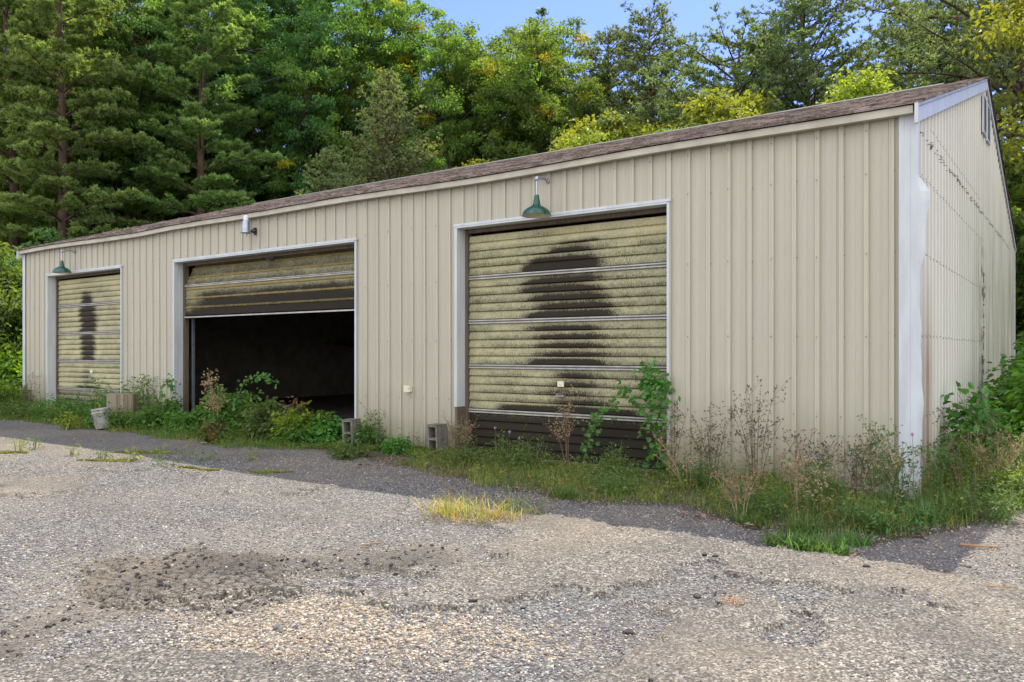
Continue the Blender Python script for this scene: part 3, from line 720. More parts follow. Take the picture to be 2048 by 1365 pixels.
q = MB(); q.lathe([(.0, .29), (.030, .286), (.037, .27), (.037, .222), (.043, .218), (.043, .201), (0, .2)], 20, (0, -.2, 0)); q.build('photocell_cap', M['whitecap'], t, True)
q = MB(); q.box(-.018, .018, -.14, -.03, .018, .05); q.box(-.03, .03, -.03, -.018, -.01, .11); q.tube([(0, -.035, .1), (0, -.10, .045)], .01, 6); q.build('wall_bracket', M['darkmetal'], t)
q = MB(); q.lathe([(.0, -.055), (.018, -.05), (.026, -.02), (.022, .03), (0, .035)], 14, (0, -.2, 0)); q.build('bulb', M['bulb'], t, True)
def outlet(x, z, w_, h, label):
    t = empty('outlet_box', (x, -.02, z), label, 'outlet box')
    q = MB(); q.box(-w_ / 2, w_ / 2, -.05, 0, -h / 2, h / 2); q.box(-w_ / 2 - .003, w_ / 2 + .003, -.058, -.051, -h / 2 - .003, h / 2 + .003); q.build('cover', M['outlet'], t)
    q = MB(); q.box(w_ * .30, w_ * .42, -.064, -.0585, -.012, .012); q.build('latch', M['rail'], t)
outlet(-6.41, .84, .105, .085, 'small ivory outlet box on the wall between the open bay and right door')
outlet(-13.29, .87, .075, .08, 'small ivory outlet box on the wall left of the open bay')

# cinder blocks, stump, bucket
def block(loc, rz, label):
    q = MB(); L, Wd, Hh, tw = .39, .19, .19, .03
    # standing on end, the two cells open towards -Y
    for x0_, x1_ in ((-Wd / 2, -Wd / 2 + tw), (Wd / 2 - tw, Wd / 2)): q.box(x0_, x1_, -Hh / 2, Hh / 2, 0, L)
    for z0_, z1_ in ((0, .035), (.18, .212), (L - .035, L)): q.box(-Wd / 2 + tw, Wd / 2 - tw, -Hh / 2 + .002, Hh / 2 - .002, z0_ + .001, z1_ - .001)
    q.box(-Wd / 2 + tw, Wd / 2 - tw, Hh / 2 - .03, Hh / 2 - .004, .036, L - .036)
    o = q.build('cinder_block', M['block']); o.location = loc; o.rotation_euler = (R(1.5), R(-2), rz); tag(o, label, 'cinder block')
block((-7.28, -.28, 0), R(6), 'upright hollow cinder block at the right edge of the open bay')
block((-5.75, -.17, 0), R(-5), 'upright hollow cinder block in weeds left of the stained right door')
sx, sy = D(258, 15.0)[:2]; sy = -.42
t = empty('tree_stump', (sx, sy, -.02), 'cut grey tree stump beside the white bucket under green vines', 'stump')
q = MB(); a_ = np.arange(40) / 40 * 2 * np.pi; rr_ = .255 * (1 + .06 * np.sin(a_ * 3 + 1) + .035 * np.sin(a_ * 11) + .03 * rng.random(40)); V = []
for z, k_ in ((0, 1.10), (.15, 1.02), (.35, 1.0), (.60, .99)):
    V += [(r * k_ * math.cos(q_), r * k_ * math.sin(q_), z) for r, q_ in zip(rr_, a_)]
i = np.arange(3)[:, None] * 40; j = np.arange(40)[None]; q.add(V, np.stack([i + j, i + (j + 1) % 40, i + 40 + (j + 1) % 40, i + 40 + j], -1).reshape(-1, 4)); q.build('bark', M['stumpwood'], t)
q = MB(); top = V[120:] + [(0, 0, .605)]; q.add(top, [(j_, (j_ + 1) % 40, 40) for j_ in range(40)]); q.build('cut_face', M['stumpwood'], t)
bx_, by_, _ = G(207, 858)
t = empty('bucket', (bx_, by_, 0), 'dirty white plastic bucket leaning against the tree stump', 'bucket'); t.rotation_euler = (R(4), R(-9), 0)
q = MB(); q.lathe([(0, .01), (.118, .01), (.12, .0), (.125, .01), (.15, .33), (.157, .335), (.157, .36), (.150, .365), (.144, .34), (.12, .05), (0, .045)], 32, (0, 0, 0)); q.build('pail', M['bucket'], t, True)
q = MB(); q.lathe([(.148, .275), (.160, .277), (.160, .290), (.148, .292)], 32, (0, 0, 0)); q.build('rim_band', M['bucket'], t, True)
q = MB(); an = np.linspace(-.2, math.pi + .2, 14); q.tube([(.163 * math.cos(v_), -.05 - .12 * math.sin(v_), .285 - .12 * math.sin(v_)) for v_ in an], .004, 5); q.build('handle', M['galv'], t)
q = MB(); q.box(-.36, .36, -.09, .09, 0, .16); q.box(-.30, .40, -.07, .07, .161, .20)
o = q.build('timber_curb', M['darkwood']); o.location = (-12.75, -.22, -.01); tag(o, 'short dark weathered timber lying between stump and open bay', 'timber')
px_, py_, _ = G(1750, 992)
q = MB(); n_ = 24; a_ = np.arange(n_) / n_ * 2 * np.pi; r_ = 1 + .12 * rng.random(n_)
lo = [(.30 * r * math.cos(v_), .13 * r * math.sin(v_), 0) for r, v_ in zip(r_, a_)]; hi = [(x * .96, y * .95, .10 + .01 * math.sin(x * 20)) for x, y, z in lo]
q.add(lo + hi, [(i, (i + 1) % n_, n_ + (i + 1) % n_, n_ + i) for i in range(n_)]); q.add(hi + [(0, 0, .108)], [(i, (i + 1) % n_, n_) for i in range(n_)])
o = q.build('stone_slab', M['block']); o.location = (-.33, -.36, 0); o.rotation_euler = (0, 0, R(5)); tag(o, 'flat pale stone slab in weeds at the foot of the white corner trim', 'stone')
# ------------------------------------------------------------------ trees
def unit(v): return v / (np.linalg.norm(v, axis=-1, keepdims=True) + 1e-9)
def bez(p0, p1, p2, n):
    t = np.linspace(0, 1, n)[:, None]; return (1 - t) ** 2 * p0 + 2 * t * (1 - t) * p1 + t * t * p2
def hardwood(name, seed, H, cr, cb, nclump, nleaf, leafm, loc, label, group=None, ls=.13, lean=0.0, limbs=14, cat='tree', tr=.16, flat=1.0, pickw=.0, stems=1):
    "broadleaf tree: forked trunk, limbs reaching leaf clumps; H height, cr crown radius, cb crown base height"
    g = np.random.default_rng(seed); root = empty(name, loc, label, cat, group)
    tk = MB(); cw = MB()
    n = 14; zs = np.linspace(0, H * .86, n)
    ph = g.random(2) * 6
    def axis_pt(z): return np.array([lean * z + .25 * np.sin(z * .5 + ph[0]) * z / H, .25 * np.sin(z * .4 + ph[1]) * z / H, z])
    P = np.array([axis_pt(z) for z in zs]); tk.tube(P, tr * (1 - .88 * zs / zs[-1]) + .01, 9)
    for s in range(stems - 1):
        a = g.random() * 6.28; q = np.array([math.cos(a), math.sin(a), 0])
        e = axis_pt(H * .75) + q * cr * .55; tk.tube(bez(axis_pt(.3 * s), axis_pt(H * .35) + q * cr * .5, e, 12), np.linspace(tr * .8, .02, 12), 7)
    cen = []; cr_all = []
    ends = []
    for i in range(limbs):
        z = cb + (H - cb) * (.0 + .80 * (i + g.random()) / limbs); a = i * 2.4 + g.random() * .9
        zz = (z - cb) / (H - cb); reach = cr * (math.sin(math.pi * min(.98, .20 + .80 * zz)) ** .65) * g.uniform(.65, 1.12)
        b0 = axis_pt(max(.3, z - cr * .25)); e = axis_pt(min(z + .35 * reach * flat, H * .97)) + np.array([math.cos(a), math.sin(a), 0]) * reach
        mid = (b0 + e) / 2 + np.array([0, 0, -.08 * reach]) + g.normal(size=3) * .12 * reach
        B = bez(b0, mid, e, 9); rl = tr * .45 * (1 - .7 * zz); tk.tube(B, np.linspace(rl, .012, 9), 6); ends.append((B, reach))
    ends.append((np.array([axis_pt(z) for z in np.linspace(cb + .3 * (H - cb), H * .9, 9)]), cr * .55))
    for i in range(nclump):
        B, reach = ends[g.integers(len(ends))]; t = .35 + .65 * g.random() ** .7
        p = B[min(8, int(t * 8.99))]; c = p + g.normal(size=3) * np.array([.30, .30, .22]) * (reach * .5 + .35)
        if c[2] > H: c[2] = H - g.random() * .5
        cen.append(c); cr_all.append(g.uniform(.28, .62))
        if g.random() < .5: tk.tube(bez(p, (p + c) / 2 + g.normal(size=3) * .1, c, 4), [.016, .012, .008, .004], 4, cap=False)
    cen = np.array(cen); rad = np.array(cr_all) * (.72 if H > 12 else 1)
    k = nleaf // nclump; ci = np.repeat(np.arange(nclump), k); N = len(ci)
    off = unit(g.normal(size=(N, 3))) * (g.random(N) ** .5)[:, None] * np.array([1.15, 1.15, .62]) * rad[ci][:, None]
    Pp = cen[ci] + off
    Dr = unit(off * .8 + g.normal(size=(N, 3)) * .5 + np.array([0, 0, -.35])); Nn = unit(g.normal(size=(N, 3)) * .55 + np.array([0, 0, 1.]))
    L = ls * g.uniform(.6, 1.25, N); ctint = g.uniform(.75, 1.3, nclump)[ci] * g.uniform(.8, 1.2, N)
    yel = (g.random(nclump) < pickw)[ci]
    c = np.stack([ctint * np.where(yel, 2.6, 1), ctint * np.where(yel, 1.45, 1), ctint * np.where(yel, .6, 1)], -1)
    cw.leaves(Pp, Dr, Nn, L, L * .62, 0, c)
    tk.build('trunk', M['bark_grey'], root, True); cw.build('crown', M[leafm], root)
    return root
def pine(name, seed, H, rmax, cb, leafm, loc, label, group=None, tufts=5200, shape='layer', lean=0., tr=.17, step=.5, cat='pine tree', dens=1.0, bend=.3, tl=.13):
    "conifer: straight or leaning trunk, whorled boughs carrying flat sprays of needle tufts"
    g = np.random.default_rng(seed); root = empty(name, loc, label, cat, group); tk = MB(); cw = MB()
    ph = g.random(2) * 6
    def ax(z): return np.array([lean * z + bend * math.sin(z * .35 + ph[0]) * z / H, bend * math.sin(z * .3 + ph[1]) * z / H, z])
    zs = np.linspace(0, H, 18); P = np.array([ax(z) for z in zs]); tk.tube(P, tr * (1 - zs / H) ** .8 + .012, 9)
    # dead stubs below the crown
    for i in range(int(cb * 3)):
        z = g.uniform(cb * .3, cb); a = g.random() * 6.28; l = g.uniform(.4, 1.5); d = np.array([math.cos(a), math.sin(a), g.uniform(-.2, .3)])
        tk.tube(bez(ax(z), ax(z) + d * l * .5, ax(z) + d * l + np.array([0, 0, -.15]), 4), [.02, .014, .01, .004], 4, cap=False)
    z = cb; segs = []
    while z < H - .15:
        t = (z - cb) / (H - cb)
        if shape == 'layer': rr = rmax * (1 - t) ** .75 * (.5 + .5 * min(1, t * 5 + .4))
        elif shape == 'cone': rr = rmax * (1 - t) ** .9
        else: rr = rmax * (math.sin(math.pi * min(1, .18 + .8 * t)) ** .8)
        nb = 5 if shape == 'cone' else 4
        a0 = g.random() * 6.28
        for i in range(nb):
            if g.random() > dens: continue
            a = a0 + i * 6.28 / nb + g.normal() * .25; l = rr * g.uniform(.55, 1.15) + .12
            up = {'layer': .10, 'cone': .42, 'open': .22}[shape] + .35 * t
            d = np.array([math.cos(a), math.sin(a), up * g.uniform(.4, 1.4)])
            b0 = ax(z); e = b0 + d * l; m_ = b0 + d * l * .5 + np.array([0, 0, (.10 if shape != 'open' else g.normal() * .18) * l])
            B = bez(b0, m_, e, 7); tk.tube(B, np.linspace(.012 + .012 * l, .006, 7), 5, cap=False)
            sidev = np.array([-math.sin(a), math.cos(a), 0]); nsb = int(4 + l * 5)
            for k in range(nsb):
                q = (.22 + .78 * (k + g.random()) / nsb); pp = B[min(6, int(q * 6.99))] + g.normal(size=3) * .03
                sl = (.55 * l * (1.05 - q) + .18) * g.uniform(.5, 1.1); sd = (1 if k % 2 else -1)
                dd = d / np.linalg.norm(d) * .75 + sidev * sd * g.uniform(.5, 1.1) + np.array([0, 0, g.uniform(-.05, .25)])
                segs.append((pp, pp + dd / np.linalg.norm(dd) * sl))
            segs.append((B[4], B[6] + d * .08))
        z += step * g.uniform(.7, 1.3) * (1 - .45 * t)
    segs.append((ax(H - .5), ax(H) + np.array([0, 0, .15])))
    S0 = np.array([s[0] for s in segs]); S1 = np.array([s[1] for s in segs]); Ls = np.linalg.norm(S1 - S0, axis=1)
    for s0, s1 in list(zip(S0, S1))[::2]: tk.tube([s0, (s0 + s1) / 2, s1], [.009, .007, .003], 3, cap=False)
    pr = Ls / Ls.sum(); si = g.choice(len(segs), size=tufts, p=pr); u = g.random(tufts) ** .8
    T = S0[si] + (S1 - S0)[si] * u[:, None] + g.normal(size=(tufts, 3)) * np.array([.05, .05, .025])
    sd = unit((S1 - S0)[si]); nn = 8; ti = np.repeat(np.arange(tufts), nn); N = len(ti)
    Dr = unit(sd[ti] * .7 + unit(g.normal(size=(N, 3))) * .85 + np.array([0, 0, .22])); tt = (g.uniform(.75, 1.3, len(segs))[si] * g.uniform(.75, 1.2, tufts))[ti]
    L = tl * g.uniform(.6, 1.2, N); cw.leaves(T[ti] - Dr * .01, Dr, unit(g.normal(size=(N, 3)) + np.array([0, 0, .6])), L, L * .28, 0, np.stack([tt, tt, tt], -1), .1)
    tk.build('trunk', M['bark_pine'], root, True); cw.build('crown', M[leafm], root)
    return root
def P3(px, d): x, y, z = D(px, d); return (x, y, float(ground_z(np.array([x]), np.array([y]))[0]) - .05)

PL = 'layered pines left of the garage'
pA = pine('pine_tree', 11, 17.5, 3.5, 3.6, 'pine', P3(405, 29.5), 'tall layered pine with a bare leaning trunk rising behind the roof edge', PL, 24000, 'layer', .012, .20, .85)
pB = pine('pine_tree', 12, 17, 3.2, 3.4, 'pine', P3(120, 26.0), 'tall layered pine second from the left edge of the woods', PL, 24000, 'layer', .004, .18, .8)
pC = pine('pine_tree', 13, 18, 3.4, 4.6, 'pine', P3(270, 30.5), 'tall layered pine between the two big trunks left of the roof', PL, 24000, 'layer', -.01, .2, .82)
copy_thing(pA, P3(20, 27.5), 2.2, 'tall layered pine at the very left edge of the woods', 1.0)
copy_thing(pC, P3(200, 34), 1.2, 'layered pine in the gap behind the two leftmost big pines', 1.0)
copy_thing(pB, P3(345, 35), 3.9, 'slim layered pine just left of the leaning pine trunk', 1.05)
copy_thing(pB, P3(490, 33), 5.0, 'layered pine with lit bough tips just right of the leaning pine', 1.0)
copy_thing(pA, P3(75, 35), 4.0, 'layered pine far back between the leftmost pines', 1.1)
pD = pine('young_pine', 21, 8.6, 2.7, .8, 'pine_pale', P3(655, 28.3), 'bushy pale young pine rising just over the roof ridge at left', None, 12000, 'cone', 0, .10, .36, 'young pine', tl=.09)
pine('young_pine', 22, 11.4, 4.3, .8, 'pine_pale', P3(792, 28.8), 'broad pale green young pine with a pointed top behind the ridge', None, 20000, 'cone', 0, .13, .38, 'young pine', tl=.09)
copy_thing(pD, P3(985, 29), 2.0, 'small pale young pine tip showing above the ridge below the oaks', .98)
copy_thing(pD, P3(585, 27.8), 4.0, 'small pale young pine nearest the leaning pine behind the roof', .62)
# broadleaf trees behind the roof
HG = 'broadleaf trees behind the ridge'
h1 = hardwood('oak_tree', 31, 19.5, 4.0, 4.5, 760, 84000, 'leaf_deep', P3(615, 34), 'tall dark green broadleaf tree right of the layered pines', HG, .14, 0, 26, tr=.2)
h2 = hardwood('oak_tree', 32, 16.4, 4.4, 3.2, 900, 96000, 'leaf', P3(900, 33.5), 'broad oak with forked trunks and yellow patches in the centre of the skyline', HG, .125, 0, 26, tr=.2, pickw=.06, stems=3)
h3 = hardwood('oak_tree', 33, 15.3, 4.1, 3.0, 800, 90000, 'leaf', P3(1090, 33), 'oak with twin rounded tops at the left edge of the open sky', HG, .125, 0, 24, tr=.18, pickw=.05, stems=3)
copy_thing(h2, P3(715, 35.5), 2.4, 'tall broadleaf tree whose top ends at the first patch of sky', 1.13)
copy_thing(h3, P3(985, 36), 1.9, 'broadleaf tree in the gap between the two centre oaks', 1.10)
copy_thing(h3, P3(1040, 38.5), 3.2, 'broadleaf tree behind the twin topped oak', 1.18)
copy_thing(h3, P3(820, 37.5), 4.2, 'broadleaf tree with lit top behind the pale young pine', 1.12)
copy_thing(h1, P3(545, 38), 1.7, 'dark broadleaf tree between the leaning pine and the tall oak', 1.15)
copy_thing(h2, P3(1160, 36), 5.2, 'lower broadleaf tree right of the twin topped oak', .78)
s1 = hardwood('yellow_shrub_tree', 41, 9.3, 1.7, 3.5, 150, 17000, 'leaf_yel', P3(1200, 26.5), 'yellow green small tree poking over the ridge right of the oaks', 'yellow green treetops over the ridge', .15, 0, 9, 'small tree', .07)
copy_thing(s1, P3(1285, 26.8), 1.3, 'lower yellow green treetop below the pointed pine', 1.04)
copy_thing(s1, P3(1238, 27.6), 2.2, 'yellow green treetop between two others below the lone pine', 1.1)
copy_thing(s1, P3(1000, 28.5), 3.3, 'yellow leaf tip just above the ridge at the photo centre', .93)
copy_thing(s1, P3(1480, 24.2), 3.0, 'yellow green tip over the ridge below the wide crowned pine', 1.05)
copy_thing(s1, P3(1705, 21.8), 4.0, 'brightest yellow green treetop over the ridge near the gable', 1.0)
copy_thing(s1, P3(1745, 22.8), 5.0, 'yellow green foliage beside the brightest treetop near the gable', .97)
# right hand pines against the sky
pE = pine('pine_tree', 51, 14.6, 2.6, 3.5, 'pine_dark', P3(1305, 31), 'pointed dark pine standing alone against the sky right of centre', None, 11000, 'open', 0, .16, .48, bend=.15, tl=.13)
copy_thing(pE, P3(1215, 34), 2.0, 'narrow dark pine behind the oak edge left of the lone pine', 1.02)
pF = pine('pine_tree', 52, 12.6, 3.5, 5.2, 'pine_dark', P3(1440, 28), 'wide crowned dark pine with a bare forked trunk over the ridge', None, 9500, 'open', .0, .19, .55, dens=.9, bend=.6, tl=.13)
pG = pine('pine_tree', 53, 15.6, 3.1, 3.6, 'pine_dark', P3(1625, 28), 'tall ragged pine reaching the top of the photo left of the sky gap', None, 12000, 'open', -.01, .2, .42, dens=.95, bend=.4, tl=.13)
copy_thing(pG, P3(1540, 32), 2.6, 'ragged dark pine between the wide crowned and tall pines', .86)
copy_thing(pF, P3(1700, 31), 1.0, 'dark pine crown filling the low gap right of the tall ragged pine', .96)
copy_thing(pF, P3(1370, 35), 4.0, 'dim pine in the gap between the lone pine and wide crowned pine', 1.0)
copy_thing(pE, P3(1820, 29), 4.0, 'dark pine directly behind the roof peak', .92)
pI = pine('pine_tree', 54, 13.5, 5.2, 5.0, 'pine_dark', P3(2100, 21.5), 'large spreading pine at the right edge with limbs sweeping over the gable', None, 13000, 'open', -.03, .28, .5, dens=.95, bend=.5, tl=.13)
copy_thing(pG, P3(1905, 25.5), 1.5, 'ragged pine behind the gable peak on the right', .82)
copy_thing(pI, P3(1990, 31), 2.5, 'spreading pine farther back behind the gable', 1.05)
h5 = hardwood('yellow_leaf_tree', 61, 11.5, 2.0, 5.0, 110, 9000, 'leaf_yel', P3(2175, 15.5), 'yellow green leafy branches hanging in at the top right corner', None, .15, 0, 10, 'tree', .12)
h6 = hardwood('understory_tree', 62, 6.6, 2.4, .8, 200, 24000, 'leaf', P3(2110, 22), 'green understory tree filling the gap right of the gable wall', 'understory trees', .16, 0, 12, 'small tree', .1)
copy_thing(h6, P3(2190, 19.5), 2.0, 'green understory tree past the right edge of the gable', 1.0)
copy_thing(h6, P3(2060, 25), 4.0, 'dim understory tree behind the rear corner of the gable', 1.15)
h7 = hardwood('understory_tree', 63, 5.2, 2.2, .5, 190, 22000, 'leaf_deep', P3(110, 24.3), 'deep green low tree just behind the left end of the roof', 'understory trees', .15, 0, 12, 'small tree', .08)
copy_thing(h7, P3(215, 27), 1.0, 'deep green low tree behind the far left roof slope', .98)
copy_thing(h7, P3(330, 29.5), 2.0, 'low green undergrowth tree left of the ridge end', .92)
copy_thing(h7, P3(460, 31.0), 3.0, 'low green undergrowth tree at the ridge end', .98)
copy_thing(h7, P3(-20, 26), 5.0, 'low green tree beyond the left photo edge', .9)
h8 = hardwood('sunlit_shrub', 64, 4.4, 1.5, .2, 130, 12000, 'leaf', P3(-5, 20.5), 'sunlit yellow green tall shrub left of the far left wall corner', None, .13, 0, 10, 'shrub', .05)
copy_thing(h7, P3(15, 22.5), 4.4, 'green leafy undergrowth tree behind the sunlit shrub', .78)
copy_thing(h3, P3(165, 32), 0.7, 'leafy green tree filling the gap between the left layered pines', 1.2)
copy_thing(h1, P3(335, 33), 2.9, 'dark leafy tree between the layered pines and the leaning trunk', 1.0)
copy_thing(h2, P3(40, 32), 4.9, 'leafy tree behind the leftmost layered pine', 1.2)
# deep woods: copies far back, standing on the rising ground
WG = 'trees deep in the woods'; wl = 'dim tree deep in the woods seen through gaps between the front trees'
g_ = np.random.default_rng(99); k_ = 0
for px in list(range(-60, 1200, 78)):
    src = [pA, h1, pC, h2, pB][k_ % 5]; k_ += 1
    copy_thing(src, P3(px + g_.uniform(-25, 25), g_.uniform(41, 50)), g_.random() * 6, wl, g_.uniform(.8, .95), WG)
for px in list(range(1230, 2200, 85)):
    src = [pE, h3, pF, h6][k_ % 4]; k_ += 1
    copy_thing(src, P3(px + g_.uniform(-25, 25), g_.uniform(36, 42)), g_.random() * 6, wl, g_.uniform(.66, .80), WG)
for px in list(range(-80, 2150, 72)):
    d_ = np.interp(px, [0, 500, 1000, 1500, 2048], [36, 36, 34, 30, 28]) + g_.uniform(0, 4)
    copy_thing([h7, h6][k_ % 2], P3(px + g_.uniform(-20, 20), d_), g_.random() * 6, 'low leafy understory tree in the shade behind the front row', g_.uniform(1.1, 1.5), 'shaded understory trees')
    k_ += 1
# ------------------------------------------------------------------ undergrowth and weeds
def gz(x, y): return float(ground_z(np.array([x]), np.array([y]))[0])
def gpos(px, py): x, y, _ = G(px, py); return (x, y, gz(x, y))
def wscale(py): return 1.35 / (py - 705.0)      # metres per photo pixel at ground row py
def leafy(name, seed, loc, h, r, label, cat='bush', mat='bushleaf', nst=26, lpers=38, ls=.055, group=None, hexa=True, tall=.0, stemm='greenstem', lw=.62, tipcol=None, droop=.3, upright=1.0):
    g = np.random.default_rng(seed); root = empty(name, loc, label, cat, group); st = MB(); lv = MB()
    for i in range(nst):
        a = g.random() * 6.28; rr = r * g.random() ** .5; hh = h * (1 - .55 * (rr / r) ** 1.5) * g.uniform(.55, 1.08)
        p0 = np.array([math.cos(a) * rr * .45, math.sin(a) * rr * .45, -.03]); p2 = np.array([math.cos(a) * rr * upright, math.sin(a) * rr * upright, hh]) + g.normal(size=3) * .05 * h
        B = bez(p0, (p0 + p2) / 2 + np.array([0, 0, .22 * hh]) + g.normal(size=3) * .06 * h, p2, 8)
        st.tube(B, np.linspace(.0045 + h * .003, .0015, 8), 4, cap=False)
        n = lpers; t = .12 + .88 * g.random(n) ** .8; ip = t * 6.99; k = ip.astype(int); P = B[k] + (B[k + 1] - B[k]) * (ip - k)[:, None]
        sp = g.uniform(.02, .10, n)[:, None] * (1 + h); out = unit(g.normal(size=(n, 3)) * np.array([1, 1, .55])); P = P + out * sp * .8
        Dr = unit(out + np.array([0, 0, -droop])); N = unit(g.normal(size=(n, 3)) * .5 + np.array([0, 0, 1.]))
        tt = g.uniform(.65, 1.4, n) * g.uniform(.8, 1.2); c = np.stack([tt, tt, tt], -1)
        if tipcol is not None and g.random() < tipcol[0]: c = c * np.array(tipcol[1])
        L = ls * g.uniform(.55, 1.25, n); lv.leaves(P, Dr, N, L, L * lw, 0, c, .18, hexa)
    st.build('stem', M[stemm], root); lv.build('foliage', M[mat], root)
    return root
def drystalk(name, seed, loc, h, r, label, cat='weed', n=9, seedm='darkseed', stemm='drystem', ss_=.012, br=7, group=None, heads=3, lean=(0, 0), leafn=0):
    g = np.random.default_rng(seed); root = empty(name, loc, label, cat, group); st = MB(); hd = MB()
    Ps = []
    for i in range(n):
        a = g.random() * 6.28; hh = h * g.uniform(.5, 1.05); rr = r * g.random() ** .6
        p0 = np.array([math.cos(a) * .04, math.sin(a) * .04, -.03]); p2 = np.array([math.cos(a) * rr + lean[0] * hh, math.sin(a) * rr + lean[1] * hh, hh])
        B = bez(p0, np.array([p2[0] * .3, p2[1] * .3, hh * .6]), p2, 10); st.tube(B, np.linspace(.0045, .0012, 10), 4, cap=False)
        for k in range(br):
            q = g.uniform(.4, .98); b = B[int(q * 9)]; dd = unit(g.normal(size=3) * np.array([1, 1, .2]) + np.array([0, 0, .9])) * g.uniform(.06, .22) * h ** .5
            e = b + dd; st.tube(bez(b, b + dd * .5 + np.array([0, 0, -.01]), e, 4), [.002, .0016, .0012, .001], 3, cap=False); Ps.append(e)
            for m_ in range(heads):
                f = e - dd * g.uniform(0, .5); e2 = f + g.normal(size=3) * .028 + np.array([0, 0, .02]); st.tube([f, e2], [.001, .0008], 3, cap=False); Ps.append(e2)
        Ps.append(p2)
    Ps = np.array(Ps); k = 6; ii = np.repeat(np.arange(len(Ps)), k); N = len(ii); Dr = unit(g.normal(size=(N, 3)) + np.array([0, 0, .5]))
    tt = g.uniform(.6, 1.4, N); hd.leaves(Ps[ii], Dr, unit(g.normal(size=(N, 3))), ss_ * g.uniform(.6, 1.2, N), ss_ * .55, 0, np.stack([tt, tt, tt], -1), .1)
    st.build('stem', M[stemm], root); hd.build('seed_heads', M[seedm], root)
    if leafn:
        lf = MB(); N = leafn; z = g.uniform(.02, h * .75, N); a = g.random(N) * 6.28; rr = r * z / h * g.random(N); P = np.stack([np.cos(a) * rr, np.sin(a) * rr, z], -1)
        Dr = unit(g.normal(size=(N, 3)) + np.array([0, 0, .2])); L = g.uniform(.02, .06, N); tt = g.uniform(.6, 1.4, N)
        lf.leaves(P, Dr, unit(g.normal(size=(N, 3)) * .5 + np.array([0, 0, 1.])), L, L * .3, 0, np.stack([tt, tt, tt], -1)); lf.build('foliage', M['weed'], root)
    return root
def blades(mb, g, P, L, wd, c, spread=.6, seg=3, droop=.5):
    "curved grass blades, vectorised; P bases"
    n = len(P); a = g.random(n) * 6.28; hd = np.stack([np.cos(a), np.sin(a), np.zeros(n)], -1); sp = spread * g.random(n) ** .7
    up = np.stack([np.zeros(n), np.zeros(n), np.ones(n)], -1); side = np.stack([-np.sin(a), np.cos(a), np.zeros(n)], -1)
    L = np.broadcast_to(L, (n,)); rows = []
    for k in range(seg + 1):
        t = k / seg; w_ = wd * (1 - t ** 1.6) + .0003
        p = P + (up * (t - droop * sp * t * t)[:, None] + hd * (sp * (.35 * t + .75 * t * t))[:, None]) * L[:, None]
        rows += [p - side * w_ * .5, p + side * w_ * .5]
    V = np.stack(rows, 1).reshape(-1, 3); k2 = 2 * (seg + 1); b = np.arange(n)[:, None] * k2
    F = np.concatenate([b + np.array([[2 * k, 2 * k + 1, 2 * k + 3, 2 * k + 2]]) for k in range(seg)])
    mb.add(V, F, 0, np.repeat(c, k2, 0))
def tuft(name, seed, loc, n, L, r, label, mat='grass', wd=.006, cat='grass tuft', group=None, spread=.8, dead=.0):
    g = np.random.default_rng(seed); m = MB(); rr = r * g.random(n) ** .7; a = g.random(n) * 6.28
    P = np.stack([rr * np.cos(a), rr * np.sin(a), np.full(n, -.008)], -1); tt = g.uniform(.6, 1.35, n); c = np.stack([tt, tt, tt], -1)
    dd = g.random(n) < dead; c[dd] *= np.array([2.2, 1.2, .9])
    blades(m, g, P, L * g.uniform(.4, 1.15, n), wd, c, spread); o = m.build(name, M[mat]); o.location = loc
    return tag(o, label, cat, group)

# ground cover strip under the right hand wall: matted grass and small leaves (uncountable)
def cover(name, n, region, label, Lr, mat, kind='blade', wd=.005, hfun=None, seed=1, ls=.03, ty=.25):
    g = np.random.default_rng(seed); pts = region(g, n); n = len(pts); z = ground_z(pts[:, 0], pts[:, 1]); P = np.stack([pts[:, 0], pts[:, 1], z - .005], -1)
    cl = fb(pts[:, 0] * 3.5, pts[:, 1] * 3.5, 88); keep = g.random(n) < ss(.25, .6, cl) + .15; P = P[keep]; n = len(P); cl = cl[keep]
    tt = g.uniform(.55, 1.35, n) * (.7 + .6 * cl); c = np.stack([tt, tt, tt], -1)
    dd = g.random(n) < ty * fb(P[:, 0] * 2 + 9, P[:, 1] * 2, 90) * 2; c[dd] = c[dd] * np.array([2.6, 1.35, 1.3])
    m = MB(); hm = 1.0 if hfun is None else hfun(P)
    if kind == 'blade': blades(m, g, P, Lr * g.uniform(.35, 1.2, n) * hm, wd, c, .9)
    else:
        P[:, 2] += g.random(n) * Lr * hm; L = ls * g.uniform(.5, 1.3, n)
        m.leaves(P, unit(g.normal(size=(n, 3)) * np.array([1, 1, .5])), unit(g.normal(size=(n, 3)) * .5 + np.array([0, 0, 1.])), L, L * .45, 0, c, .15)
    o = m.build(name, M[mat]); return tag(o, label, kind='stuff', cat='ground cover')
def reg_right(g, n):
    x = g.uniform(-5.6, 3.5, n); f = strip_front(x) + .22 * (fb(x * 3, x * 0 + 2, 7) - .5) * 2
    top = np.where(x < 0, -.03, 1.6); u = g.random(n); y = f + (top - f) * u ** .85
    k = ~((x > -.06) & (x < .06) & (y > -.04)); k &= ~((x > -5.5) & (x < -2.5) & (y > .1)); return np.stack([x, y], -1)[k]
def reg_side(g, n):
    x = .07 + g.random(n) ** 1.6 * 5; y = g.uniform(-.6, 14, n); k = y > strip_front(x) - .3 + .5 * (x > 1.2) * (x - 1.2); return np.stack([x, y], -1)[k]
